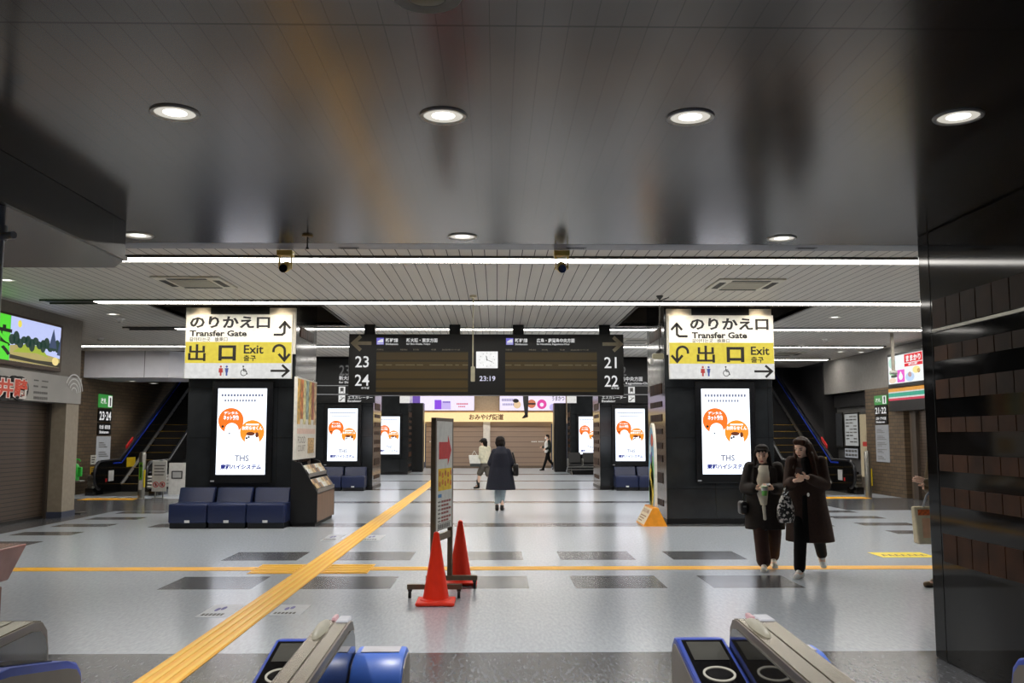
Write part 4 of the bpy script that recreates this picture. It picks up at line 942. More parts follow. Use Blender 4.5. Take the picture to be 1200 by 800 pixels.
# ============================================================ POSTS AND NOTICES AT THE ESCALATORS
def bollard(x, y, h, label, green):
    t = thing('bollard', label, 'bollard', (x, y, 0), 'steel escalator posts')
    MB().lathe([(.1, 0), (.1, .02), (.085, .03), (.085, h-.06), (.07, h-.01), (.02, h)], (x, y, 0), 24).build('post', STEEL, t, smooth=40)
    f = front(y-.088)
    if green:
        MB().fbox(f, x-.045, x+.045, h*.42, h*.78, 0, .004).build('green_label', M('label_green', (120, 190, 50), .5), t)
        m = MB(); m.stroke(f, [(x, h*.46), (x, h*.74)], .02, .004, .006); m.stroke(f, [(x-.03, h*.68), (x, h*.74), (x+.03, h*.68)], .018, .004, .006); m.build('label_arrow', INK, t)
        MB().fbox(f, x-.04, x+.04, h*.2, h*.4, 0, .004).build('white_label', WHITE, t)
    MB().box(x+.06, x+.095, y-.06, y-.02, h*.25, h*.62).build('yellow_strip', YELLOW, t)
bollard(-9.25, 24.45, 1.22, 'steel post with green arrow label before the brick side escalator', True)
bollard(9.95, 24.75, 1.24, 'steel post before the escalator on the shop TV side', False)
t = thing('notice_stand', 'white standing notice with two red prohibition rings beside the steel post', 'notice stand', (-8.93, 24.75, 0))
x = -8.9; y = 24.75; f = front(y)
for dx in (-.1, .1): MB().box(x+dx-.012, x+dx+.012, y, y+.025, 0, .3).build('leg', STEEL, t)
MB().box(x-.16, x+.16, y-.1, y+.12, 0, .02).build('base', STEEL, t)
MB().fbox(f, x-.19, x+.19, .18, .98, 0, .02, .004, 1).build('board', WHITE, t)
RED = M('prohibit_red', (206, 44, 50), .5)
for dx in (-.085, .085):
    m = MB(); m.ring(f, x+dx, .36, .055, .075, .02, .023); m.stroke(f, [(x+dx-.04, .4), (x+dx+.04, .32)], .018, .02, .023); m.build('prohibition_ring', RED, t)
    MB().disc(f, x+dx, .36, .025, .02, .022, ry=.04).build('ring_symbol', INK, t)
m = MB()
for k in range(4): m.fbox(f, x-.14, x+.14-.03*(k % 2), .84-.08*k, .87-.08*k, .02, .022)
m.build('text_rows', GREYINK, t)
t = thing('sanitizer_stand', 'slim pole stand holding a green pump bottle at the shop corner', 'stand', (-8.93, 19.95, 0))
x, y = -8.98, 19.95
MB().box(x-.05, x+.24, y-.16, y+.16, 0, .025, .006).build('base', DARKSTEEL, t)
MB().cyl((x, y, .02), (x, y, .68), .022).build('pole', STEEL, t, smooth=40)
MB().box(x-.14, x+.18, y-.12, y+.12, .67, .7, .006).build('tray', STEEL, t)
GRN = M('pump_green', (46, 190, 60), .3)
t = thing('pump_bottle', 'bright green sanitizer pump bottle on the slim stand', 'bottle', (x, y, .7))
MB().lathe([(.09, .7), (.1, .72), (.1, .98), (.07, 1.04), (.03, 1.06)], (x, y, 0), 20).build('bottle', GRN, t, smooth=50)
MB().lathe([(.03, 1.05), (.03, 1.12), (.045, 1.13), (.045, 1.16), (.01, 1.17)], (x, y, 0), 14).build('pump', GRN, t, smooth=50)
MB().tube([(x, y, 1.14), (x+.09, y, 1.14), (x+.12, y, 1.1)], .016).build('spout', GRN, t, smooth=50)
MB().box(x+.08, x+.16, y-.04, y+.04, .78, .98, .015).build('trigger_guard', GRN, t)

# wall boards with platform numbers
def wall_board(fr, a0, a1, nums, label, ztop, zbot):
    t = thing('platform_wall_board', label, 'wall sign', fr.p((a0+a1)/2, zbot, .02), 'platform boards on the brick walls')
    h = ztop-zbot; Z = lambda q: ztop-h*q; w_ = a1-a0
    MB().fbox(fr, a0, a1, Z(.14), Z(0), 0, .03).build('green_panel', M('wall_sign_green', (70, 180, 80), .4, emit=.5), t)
    MB().fbox(fr, a0+w_*.68, a1-w_*.03, Z(.13), Z(.01), .03, .033).build('white_pictogram', PLATE, t)
    m = MB(); m.disc(fr, a0+w_*.84, Z(.045), .05, .033, .035, n=12); m.fbox(fr, a0+w_*.8, a0+w_*.88, Z(.12), Z(.055), .033, .035); m.build('figure', INK, t)
    m = MB(); write(m, fr, 'EXIT' if False else '改札', a0+w_*.12, a0+w_*.55, Z(.1), Z(.04), .033, .02); m.build('lettering', PLATE, t)
    MB().fbox(fr, a0, a1, Z(.29), Z(.155), 0, .03).build('number_panel', BLACK, t); MB().fbox(fr, a0, a1, Z(.43), Z(.305), 0, .03).build('line_panel', BLACK, t)
    m = MB(); write(m, fr, nums, a0+w_*.06, a1-w_*.06, Z(.275), Z(.18), .033, .02); write(m, fr, '新大阪・東京方面' if '23' in nums else '広島・博多方面', a0+w_*.1, a1-w_*.1, Z(.37), Z(.325), .033, .02); write(m, fr, 'Shinkansen', a0+w_*.1, a1-w_*.2, Z(.415), Z(.385), .033, .02); m.build('platform_lettering', LETTER, t)
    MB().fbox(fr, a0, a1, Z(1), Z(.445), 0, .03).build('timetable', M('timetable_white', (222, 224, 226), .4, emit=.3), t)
    m = MB()
    for k in range(5):
        for j in range(3): m.fbox(fr, a0+w_*.12, a0+w_*(.5+.12*((k+j) % 4)), Z(.52+.1*k+.022*j), Z(.51+.1*k+.022*j), .03, .033)
    m.build('text_rows', GREYINK, t)
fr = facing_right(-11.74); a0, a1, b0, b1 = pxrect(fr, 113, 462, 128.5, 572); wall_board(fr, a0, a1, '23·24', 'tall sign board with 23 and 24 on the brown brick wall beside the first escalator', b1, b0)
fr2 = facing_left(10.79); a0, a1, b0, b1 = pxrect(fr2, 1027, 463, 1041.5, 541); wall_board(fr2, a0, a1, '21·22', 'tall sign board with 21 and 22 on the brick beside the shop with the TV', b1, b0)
for (x0, y0, x1, y1), c, s in (((106, 533, 112, 544), (216, 216, 206), 'small white notice on the brick wall, above two yellow ones'), ((105.5, 546.5, 112, 555), (232, 190, 60), 'small yellow notice on the brick wall, just under the white one'), ((105.5, 557, 112, 566), (222, 184, 80), 'lowest small yellow notice on the brick wall')):
    r = pxrect(fr, x0, y0, x1, y1); t = thing('wall_notice', s, 'notice', fr.p(r[0], r[2], 0), 'small notices on the brick wall')
    MB().fbox(fr, *r, 0, .015).build('sheet', M('notice_%d' % c[2], c, .5), t)
    m = MB(); h = r[3]-r[2]
    for k in range(3): m.fbox(fr, r[0]+.05, r[1]-.05-.04*k, r[3]-h*(.3+.25*k), r[3]-h*(.2+.25*k), .015, .017)
    m.build('text_rows', INK, t)

# ============================================================ SHOP ON THE TV SIDE OF THE FIRST PILLAR
SHUT = seamed('shutter_brown', (90, 76, 64), (34, 29, 25), .08, 2, .012, .3, metal=.3)
t = thing('roller_shutter', 'closed brown roller shutter of the shop under the wall TV', 'shutter', (-9.1, 16.4, 0))
MB().box(-9.14, -9.10, 13.5, 18.94, .06, 2.29).build('slats', SHUT, t); MB().box(-9.15, -9.08, 13.5, 18.94, 0, .06).build('bottom_rail', DARKSTEEL, t)
MB().box(-9.14, -9.04, 18.86, 18.94, 0, 2.29).build('guide_rail', M('guide_rail_brown', (70, 60, 52), .5), t)
t = thing('shop_fascia', 'white shop fascia with red outlined lettering above the brown shutter', 'shop sign', (-8.74, 16.5, 2.3))
fr = facing_right(-8.715)
MB().box(-9.15, -8.72, 13, 19.51, 2.3, 2.84).build('board', M('fascia_white', (168, 165, 160), .4, var=.05, scale=2), t)
m1, m2, m3 = MB(), MB(), MB()
for s, x0, x1 in (('井', -9, 13), ('騎', 14, 29.5)):
    a0, a1, b0, b1 = pxrect(fr, x0 if x0 > 0 else .5, 444, x1, 466)
    if x0 < 0: a0 = a1-(a1-a0)*1.5
    ca, cb = (a0+a1)/2, (b0+b1)/2
    m1.disc(fr, ca, cb, (a1-a0)*.66, 0, .03, ry=(b1-b0)*.66); m1.disc(fr, ca-.2, cb+.02, (a1-a0)*.5, 0, .03, ry=(b1-b0)*.6)
    write(m2, fr, s, a0-.03, a1+.03, b0-.02, b1+.02, .035, .09); write(m3, fr, s, a0, a1, b0, b1, .04, .03)
m1.build('letter_backing', MATBLACK, t); m2.build('letter_outline', WHITE, t); m3.build('lettering', M('letter_orange_red', (226, 72, 30), .4, emit=.5), t)
m = MB()
for (x0, y0, x1, y1) in ((40, 445.5, 57, 447), (39.5, 452, 56, 454), (39.5, 458.8, 56, 461.5), (39.5, 464.8, 56, 468)):
    r = pxrect(fr, x0, y0, x1, y1); n = 9; d = (r[1]-r[0])/n
    for k in range(n):
        if k not in (3, 4) or y0 > 455: m.fbox(fr, r[0]+d*k, r[0]+d*k+d*.7, r[2], r[3], 0, .004)
m.build('small_text', GREYINK, t)
m = MB(); c = pxpt(fr, 84, 456)
for k in range(4): m.ring(fr, c[0]+.1, c[1]-.1, .12+.09*k, .15+.09*k, 0, .003, a0=.2, a1=2.6)
m.build('pale_swirl', M('swirl_pale', (222, 222, 220), .4), t)
fr = facing_right(-8.68)
r = pxrect(fr, .5, 368, 71, 432); y0, y1 = 14.6, r[1]; z1 = pxpt(fr, 70.5, 384)[1]; z0 = pxpt(fr, 69.5, 433)[1]
t = thing('wall_tv', 'wide bright wall TV showing a green panel and a park, over the white fascia', 'TV', (-8.7, (y0+y1)/2, z0))
MB().box(-8.75, -8.66, y0, y1+.04, z0-.05, z1+.05, .01).build('frame', M('tv_frame_brown', (70, 50, 34), .35, .4), t)
fr = facing_right(-8.66); yg = pxpt(fr, 12, 395)[0]
d = MB().fbox(fr, yg, y1-.05, z0+.03, z1, 0, .003).build('park_picture', E('tv_sky', (190, 200, 246), .9), t)
MB().fbox(fr, y0+.05, yg-.01, z0+.03, z1, 0, .003).build('green_picture', E('tv_green', (84, 216, 50), .9), t)
m = MB(); a = pxpt(fr, 4, 400); write(m, fr, '茶', a[0]-.65, a[0]+.3, a[1]-.25, a[1]+.3, .006, .02); m.build('lettering', E('tv_black', (16, 30, 12), .5), t)
L_ = y1-.05-yg; H_ = z1-z0-.03; q = lambda x, y: (yg+L_*x, z0+.03+H_*y)
m = MB(); m.prism(fr, [q(0, 0), q(1, 0), q(1, .22), q(.6, .28), q(.45, .42), q(.2, .4), q(0, .34)], .003, .005); m.build('sand_ground', E('tv_sand', (196, 180, 110), .7), d)
m = MB(); m.prism(fr, [q(.05, .2), q(.5, .26), q(.75, .2), q(.6, .42), q(.3, .46)], .005, .006); m.build('meadow', E('tv_meadow', (170, 190, 60), .75), d)
m = MB()
for k in range(13): x_ = .03+.075*k; m.disc(fr, *q(x_, .48+.06*math.sin(k*2.3)), L_*.06, .005, .007, ry=H_*(.12+.04*math.sin(k*1.7)), n=14)
m.build('tree_shapes', E('tv_trees', (40, 72, 60), .55), d)
m = MB(); m.prism(fr, [q(.75, .45), q(.92, .45), q(.87, .75), q(.84, .92), q(.81, .78)], .006, .008); m.prism(fr, [q(.93, .3), q(1, .3), q(1, .8)], .006, .008); m.build('tall_tree', E('tv_blue_tree', (66, 84, 120), .6), d)
m = MB(); m.disc(fr, *q(.16, .86), L_*.035, .004, .007, ry=H_*.08); m.build('balloon', E('tv_balloon', (236, 220, 90), .9), d)
m = MB(); m.prism(fr, [q(0, .05), q(1, -.0), q(1, .12), q(.5, .1), q(0, .14)], .005, .0075); m.build('dark_edge', E('tv_dark', (70, 66, 50), .5), d)
m = MB(); m.disc(fr, *q(.9, .14), L_*.07, .007, .009, ry=H_*.1); m.build('wheat_patch', E('tv_wheat', (236, 214, 140), .9), d)

# ============================================================ SHOP BESIDE THE BLACK PILLAR
t = thing('roller_shutter', 'closed brown roller shutter below the striped shop sign', 'shutter', (10.9, 21.5, 0))
MB().box(10.90, 10.94, 19.0, 23.7, .06, 2.27).build('slats', SHUT, t); MB().box(10.88, 10.945, 19.0, 23.7, 0, .06).build('bottom_rail', DARKSTEEL, t); MB().box(10.82, 10.945, 23.7, 23.95, 0, 2.27).build('guide_rail', M('guide_rail_brown', (70, 60, 52), .5), t)
fr = facing_left(10.56)
P = [pxpt(fr, *c) for c in ((1040.5, 418.5), (1082, 411), (1082, 446.5), (1041.5, 450.5))]
a0, a1 = P[0][0], P[1][0]; b1, b0 = P[0][1], P[3][1]
t = thing('wall_tv', 'bright shop TV with a red block, hung above the orange and green stripes', 'TV', (10.6, -(a0+a1)/2, b0))
MB().fbox(fr, a0-.05, a1+.06, b0-.1, b1+.07, -.2, .0, .01).build('frame', BLACK, t)
MB().fbox(fr, a0+.3, a1-.3, b0+.2, b1-.2, -.24, -.2).build('wall_mount', BLACK, t)
d = MB().fbox(fr, a0, a1, b0, b1, 0, .003).build('display', E('tv_pale', (236, 240, 240), .95), t)
W2, H2 = a1-a0, b1-b0; q = lambda x, y: (a0+W2*x, b0+H2*y)
def blk(nm, x0, y0, x1, y1, mat, c=.003): return MB().fbox(fr, *(v for v in (a0+W2*x0, a0+W2*x1, b0+H2*y0, b0+H2*y1)), c, c+.003).build(nm, mat, d)
blk('red_block', .48, .55, .97, .98, E('tv_red', (222, 30, 44), .9)); blk('white_rule', .48, .66, .97, .685, E('tv_pale', (236, 240, 240), .95), .006)
m = MB(); write(m, fr, 'ままかり', *[a0+W2*v for v in (.53, .93)], *[b0+H2*v for v in (.71, .93)], .008, .04); write(m, fr, '岡山駅', *[a0+W2*v for v in (.6, .84)], *[b0+H2*v for v in (.57, .65)], .008, .03); m.build('lettering', E('tv_pale', (236, 240, 240), .95), d)
blk('magenta_block', .26, .03, .47, .47, E('tv_magenta', (232, 90, 200), .9))
m = MB(); c = q(.365, .22); m.disc(fr, *c, W2*.06, .007, .009, ry=H2*.11); m.prism(fr, [q(.31, .26), q(.42, .26), q(.365, .42)], .007, .009); m.build('white_drop', E('tv_pale', (236, 240, 240), .95), d)
for nm, x, y, rx, ry, c in (('mint_patch', .12, .75, .1, .2, (190, 226, 214)), ('green_patch', .15, .4, .12, .1, (150, 196, 150)), ('dark_patch', .17, .27, .1, .05, (60, 70, 60)), ('peach_patch', .12, .12, .1, .1, (236, 214, 190)), ('blue_patch', .62, .18, .12, .16, (190, 214, 244)), ('brown_patch', .62, .26, .05, .09, (190, 120, 80)), ('pale_yellow_patch', .8, .4, .1, .12, (250, 230, 150)), ('brown_patch', .86, .36, .04, .08, (176, 130, 90))):
    MB().disc(fr, *q(x, y), W2*rx, .0035, .0055, ry=H2*ry, n=18).build(nm, E('tv_'+nm+str(c[0]), c, .9), d)
fr = facing_left(10.64)
r = pxrect(fr, 1041.5, 459, 1083, 469); z1, z0 = pxpt(fr, 1062, 453.5)[1], pxpt(fr, 1062, 468)[1]
t = thing('striped_shop_sign', 'long shop sign striped orange, green and red over the brown shutter', 'shop sign', (10.75, -(r[0]+r[1])/2, z0))
MB().fbox(fr, r[0], r[1]+1.5, z0-.28, z1+.03, -.24, -.002).build('case', BLACK, t)
h = z1-z0
for nm, u0, u1, c in (('orange_stripe', .72, 1, (250, 170, 60)), ('white_stripe', .62, .72, (236, 236, 230)), ('green_stripe', .3, .62, (50, 180, 150)), ('white_stripe', .18, .3, (236, 226, 230)), ('red_stripe', 0, .18, (224, 40, 80))):
    MB().fbox(fr, r[0], r[1]+1.4, z0+h*u0, z0+h*u1, -.002, .003).build(nm, M('shop_'+nm, c, .4, emit=.75), t)

# dark alcove with posters and a lit doorway beyond the brick
fr = facing_left(11.18)
def wallthing(name, label, cat, px, col, em=0, frame=None):
    r = pxrect(fr, *px); t = thing(name, label, cat, fr.p((r[0]+r[1])/2, r[2], .01))
    MB().fbox(fr, r[0]-.04, r[1]+.04, r[2]-.04, r[3]+.04, .0, .03).build('frame', frame or DARKSTEEL, t)
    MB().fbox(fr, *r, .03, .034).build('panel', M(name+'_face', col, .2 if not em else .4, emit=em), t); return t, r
t, r = wallthing('dark_window', 'dark framed window behind the escalator beside the timetable posters', 'window', (972, 485, 988, 523), (74, 76, 80))
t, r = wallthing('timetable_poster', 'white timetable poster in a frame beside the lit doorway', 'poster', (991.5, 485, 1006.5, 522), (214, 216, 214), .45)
m = MB(); w_, h_ = r[1]-r[0], r[3]-r[2]
for k in range(9):
    for j in range(3):
        if (k+j) % 4: m.fbox(fr, r[0]+w_*(.08+.3*j), r[0]+w_*(.32+.3*j), r[3]-h_*(.1+.1*k), r[3]-h_*(.06+.1*k), .034, .037)
m.build('text_rows', GREYINK, t)
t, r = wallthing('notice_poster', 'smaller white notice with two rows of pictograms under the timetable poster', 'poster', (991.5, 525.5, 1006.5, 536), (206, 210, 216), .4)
m = MB(); w_, h_ = r[1]-r[0], r[3]-r[2]
for k in range(8): m.fbox(fr, r[0]+w_*(.06+.235*(k % 4)), r[0]+w_*(.24+.235*(k % 4)), r[3]-h_*(.4+.45*(k//4)), r[3]-h_*(.12+.45*(k//4)), .034, .037)
m.build('pictograms', GREYINK, t)
t, r = wallthing('lit_doorway', 'lit cream doorway beside the brick with the 21 and 22 board', 'doorway', (1010, 485, 1024, 575), (204, 186, 150), .5, STEEL)
w_, h_ = r[1]-r[0], r[3]-r[2]
MB().fbox(fr, r[0]+w_*.55, r[1], r[2], r[2]+h_*.72, .034, .06).build('door_leaf', M('door_beige', (170, 160, 142), .5), t)
MB().fbox(fr, r[0]+.0, r[0]+w_*.5, r[2], r[2]+h_*.18, .034, .05).build('lower_panel', M('door_brown', (104, 90, 76), .5), t)
m = MB(); m.fbox(fr, r[0]+w_*.3, r[1]-w_*.05, r[2]+h_*.58, r[2]+h_*.64, .06, .07); m.build('red_strip', M('door_red', (196, 50, 40), .5, emit=.5), t)
m = MB(); m.fbox(fr, -30.1, -27.0, 2.55, 2.95, 0, .1); tag(m.build('door_header', DARKW), 'dark header panel over the posters and the lit doorway', 'header panel')
# ============================================================ THE FAR SHOP
Y = 47.0; fr = front(Y)
def R4(*p): return pxrect(fr, *p)
CREAM_L = M('shopfront_cream_lit', (255, 222, 160), .4, emit=1.15, var=.03); BEI = M('shopfront_beige', (190, 168, 140), .5)
r = R4(497, 470, 648, 548); L0, L1 = r[0], r[1]
SH2 = seamed('shop_shutter_taupe', (150, 128, 112), (112, 94, 82), .26, 2, .03, .35)
z = lambda y: at(575, y, Y).z; X = lambda x: at(x, 510, Y).x
mb = MB(); mb.box(X(480), X(668), Y+.26, Y+.6, z(496), 5.4); mb.build('wall_shopfront', BEI, kind='structure')
for x0, x1, s in ((499, 566.5, 'wide closed taupe shutter of the far shop, on the notice board side'), (574, 646, 'wide closed taupe shutter of the far shop, on the walking man side')):
    t = thing('roller_shutter', s, 'shutter', (X((x0+x1)/2), Y+.2, 0), 'shutters of the far shop')
    MB().box(X(x0), X(x1), Y+.18, Y+.24, .12, z(494)).build('slats', SH2, t); MB().box(X(x0), X(x1), Y+.16, Y+.25, 0, .12).build('bottom_rail', M('rail_brown', (104, 88, 74), .5), t)
    m = MB(); a = X(503) if x0 < 520 else X(623)
    for k in range(6): m.fbox(fr, a+.1*k+(.05 if k > 2 else 0), a+.1*k+.07+(.05 if k > 2 else 0), z(518), z(516.7), -.18, -.175)
    m.build('small_lettering', WHITE, t)
t = thing('shop_column', 'pale column between the two taupe shutters of the far shop', 'column', (X(570), Y, 0))
MB().box(X(566.3), X(574.3), Y+.05, Y+.3, 0, z(494)).build('shaft', M('column_pale', (216, 208, 198), .45), t); MB().box(X(566), X(574.6), Y+.04, Y+.31, 0, .15).build('base', M('rail_brown', (104, 88, 74), .5), t)
t = thing('lit_shop_header', 'glowing cream shop header with dark brush lettering over the taupe shutters', 'shop sign', (X(572), Y, z(494)))
MB().fbox(fr, X(497.5), X(648), z(494), z(482.8), -.24, .1).build('light_box', CREAM_L, t)
m = MB(); write(m, fr, 'おみやげ街道', X(549.5), X(590), z(492), z(485), .105, .03, .05); m.build('lettering', M('brush_brown', (96, 54, 24), .5), t)
m = MB(); m.fbox(fr, X(497), X(648.5), z(483.2), z(482), -.2, .13); m.build('top_trim', M('header_trim', (190, 140, 90), .5), t)
for x0, x1, s in ((495.3, 497.7, 'thin glowing upright beside the black cabinet, notice board side of the far shop'), (647.8, 650, 'thin glowing upright beside the black cabinet, walking man side of the far shop')):
    o = MB().box(X(x0), X(x1), Y-.1, Y+.1, z(541), z(494.2)).build('lit_upright', CREAM_L); tag(o, s, 'light')
def lightbox(x0, x1, label):
    t = thing('lit_billboard', label, 'billboard', (X((x0+x1)/2), Y, z(481)), 'billboards over the far shop')
    MB().fbox(fr, X(x0-.6), X(x1+.6), z(481.3), z(460), -.24, .02).build('case', M('billboard_case', (150, 130, 110), .5), t)
    p = MB().fbox(fr, X(x0), X(x1), z(480.8), z(461), .02, .03).build('display', E('billboard', (238, 228, 250), .95), t); return t, p
t, p = lightbox(482, 555.5, 'lit white billboard with a violet box picture over the far shop')
for nm, x0, x1, y0, y1, c in (('violet_block', 509, 517, 479.5, 468.5, (140, 70, 226)), ('lilac_block', 517, 528, 479.5, 470, (200, 180, 240)), ('violet_spot', 483, 492, 473, 464, (110, 80, 170))):
    MB().fbox(fr, X(x0), X(x1), z(y0), z(y1), .03, .034).build(nm, E('bb_'+nm, c, .9), p)
m = MB()
for k in range(8): m.fbox(fr, X(535+1.7*k), X(536.2+1.7*k), z(474), z(472.3), .03, .034)
for k in range(5): m.fbox(fr, X(537+1.7*k), X(538.2+1.7*k), z(477), z(475.6), .03, .034)
m.build('red_text', E('bb_red', (220, 60, 80), .8), p)
m = MB()
for k in range(5): m.fbox(fr, X(519+1.7*k), X(520.2+1.7*k), z(472), z(470), .034, .036)
m.build('violet_text', E('bb_violet', (120, 90, 200), .8), p)
t, p = lightbox(585.5, 663, 'lit white billboard with round food pictures over the far shop')
for nm, x, y, rr, c in (('pink_round', 635, 473.5, 5.6, (226, 70, 160)), ('burger_round', 623, 473, 5.0, (206, 120, 90)), ('cream_round', 606, 474, 4.5, (232, 200, 160)), ('lilac_round', 648, 477, 4, (190, 180, 236))):
    m = MB(); m.disc(fr, X(x), z(y), X(x+rr)-X(x), .03, .034); m.build(nm, E('bb_'+nm, c, .9), p)
m = MB(); m.disc(fr, X(635), z(474), X(637.3)-X(635), .034, .037); m.build('white_round', E('billboard', (238, 228, 250), .95), p)
m = MB(); m.fbox(fr, X(619), X(627.5), z(474), z(472), .034, .037); m.disc(fr, X(604.5), z(469.5), .15, .034, .037, ry=.1); m.build('dark_patch', E('bb_dark', (60, 50, 50), .4), p)
m = MB()
for k in range(9): m.fbox(fr, X(588+2*k), X(589.5+2*k), z(470), z(467), .03, .034)
for k in range(7): m.fbox(fr, X(589+2*k), X(590.4+2*k), z(475), z(472.5), .03, .034)
m.build('grey_text', E('bb_grey', (170, 160, 200), .8), p)
m = MB(); write(m, fr, 'うまかつ', X(647), X(661.5), z(469.5), z(464), .034, .02); m.build('lettering', E('bb_black', (40, 36, 50), .4), p)
# black leg-shaped cut-out hanging from above
Yl = 46.3; f2 = front(Yl); p_ = lambda x, y: pxpt(f2, x, y)
t = thing('hanging_leg_figure', 'black trouser leg shaped figure hanging before the food billboard', 'hanging figure', at(616, 463, Yl))
MB().prism(f2, [p_(612, 440), p_(619.3, 440), p_(619.3, 470), p_(618.5, 486), p_(615, 486), p_(613, 470)], -.08, .08, .02).build('trouser_leg', M('figure_black', (18, 16, 18), .5), t)
MB().prism(f2, [p_(615, 485.5), p_(618.6, 485.5), p_(618.8, 488.5), p_(614, 490), p_(611.4, 490), p_(612, 489)], -.07, .07, .02).build('shoe', M('shoe_black', (12, 11, 12), .3), t)
MB().cyl((p_(616, 440)[0], Yl, p_(616, 440)[1]), (p_(616, 440)[0], Yl, HC), .015).build('wire', BLACK, t)
# tall black cabinets and small white signs before the far shop
for x0, x1, s in ((479.5, 495.5, 'tall black cabinet at the far end, beyond the smallest screen on the rack side'), (649.5, 664, 'tall black cabinet at the far end, behind the black airport bench')):
    Yc = 42.2; a, b = at(x0, 515, Yc).x, at(x1, 515, Yc).x; zt = at(490, 472, Yc).z
    t = thing('tall_cabinet', s, 'cabinet', ((a+b)/2, Yc+.4, 0), 'tall black cabinets before the far shop')
    MB().box(a, b, Yc, Yc+.9, .1, zt, .01).build('body', BLACK, t); MB().box(a+.03, b-.03, Yc+.03, Yc+.87, 0, .1).build('plinth', MATBLACK, t)
    MB().box((a+b)/2-.005, (a+b)/2+.005, Yc-.004, Yc+.01, .15, zt-.05).build('door_joint', MATBLACK, t)
for x0, x1, s in ((468.5, 480, 'small blank white light box hanging before the violet billboard'), (664.5, 675.5, 'small blank white light box hanging before the food billboard')):
    Yc = 39.4; f3 = front(Yc); r = pxrect(f3, x0, 463.5, x1, 472)
    t = thing('white_light_box', s, 'sign', (sum(r[:2])/2, Yc, r[2]), 'small white light boxes')
    MB().fbox(f3, *r, -.1, 0).build('box', M('white_light_box', (238, 236, 232), .4, emit=.85), t)
    for q in (r[0]+.08, r[1]-.08): MB().box(q-.008, q+.008, Yc+.04, Yc+.056, r[3], HC-.002).build('hanger', DARKSTEEL, t)
# black airport bench under the smallest screen
t = thing('airport_bench', 'black airport bench with chrome frame under the smallest screen on the standee side', 'bench', (at(684, 555, 39.2).x, 39.2, 0))
bx = at(665.5, 548, 39.2).x
for k in range(3):
    x = bx+.62*k
    MB().box(x+.03, x+.56, 38.9, 39.4, .38, .44, .02).build('seat_pad', MATBLACK, t)
    m = MB(); m.hexa([(x+.03, 39.36, .5), (x+.56, 39.36, .5), (x+.56, 39.42, .5), (x+.03, 39.42, .5), (x+.03, 39.48, .92), (x+.56, 39.48, .92), (x+.56, 39.54, .92), (x+.03, 39.54, .92)], .015); m.build('back_pad', MATBLACK, t)
for k in range(4):
    x = bx+.62*k; MB().tube([(x, 39.42, .36), (x, 39.42, .66), (x, 38.95, .66), (x, 38.92, .4)], .02).build('armrest', STEEL, t, smooth=50)
MB().box(bx-.02, bx+1.9, 39.1, 39.18, .3, .36).build('beam', STEEL, t)
for x in (bx+.15, bx+1.7): MB().tube([(x, 38.85, .02), (x, 39.14, .12), (x, 39.14, .31), (x, 39.14, .12), (x, 39.45, .02)], .022).build('leg', STEEL, t, smooth=50)
MB().box(bx, bx+1.88, 39.2, 39.3, .2, .23).build('lower_rail', STEEL, t)
# floor stickers
STK = M('floor_sticker', (192, 197, 204), .3, var=.06); SKB = M('sticker_violet', (80, 76, 150), .5)
for (x0, y0, x1, y1), s in (((240, 708.5, 276, 723), 'pale floor sticker near the gates, on the bench side of the tactile path'), ((322, 708.5, 358, 721), 'pale floor sticker near the gates, on the cone side of the tactile path'), ((380, 627, 400, 633.5), 'pale floor sticker before the leaflet rack, bench side of the tactile path'), ((424, 627, 448, 633.5), 'pale floor sticker before the leaflet rack, cone side of the tactile path')):
    p = atz((x0+x1)/2, (y0+y1)/2); a = atz(x0, (y0+y1)/2).x; b = atz(x1, (y0+y1)/2).x; ya = atz(300, y1).y; yb = atz(300, y0).y
    t = thing('floor_sticker', s, 'floor sticker', (p.x, p.y, 0), 'floor stickers beside the tactile path')
    MB().box(a, b, ya, yb, 0, .002).build('sheet', STK, t); ff = Fr((a, ya, .002), (1, 0, 0), (0, 1, 0)); w_, h_ = b-a, yb-ya
    m = MB(); m.disc(ff, w_*.35, h_*.6, w_*.07, 0, .001, ry=h_*.14, n=14); m.disc(ff, w_*.5, h_*.7, w_*.07, 0, .001, ry=h_*.14, n=14); m.build('footprints', SKB, t)
    m = MB()
    for k in range(6): m.fbox(ff, w_*(.1+.12*k), w_*(.18+.12*k), h_*.12, h_*.28, 0, .001)
    m.build('text_row', INK, t)
p0, p1 = atz(1035, 653), atz(1088, 647)
t = thing('floor_sticker', 'yellow floor sticker with dark print behind the thin yellow line, by the black pillar', 'floor sticker', ((p0.x+p1.x)/2, (p0.y+p1.y)/2, 0))
MB().box(p0.x, p0.x+.75, p0.y, p1.y, 0, .002).build('sheet', YELLOW, t); ff = Fr((p0.x, p0.y, .002), (1, 0, 0), (0, 1, 0))
m = MB()
for k in range(7): m.stroke(ff, [(.08+.09*k, .15), (.11+.09*k, .3), (.14+.09*k, .18)], .025, 0, .001)
m.build('dark_print', INK, t)
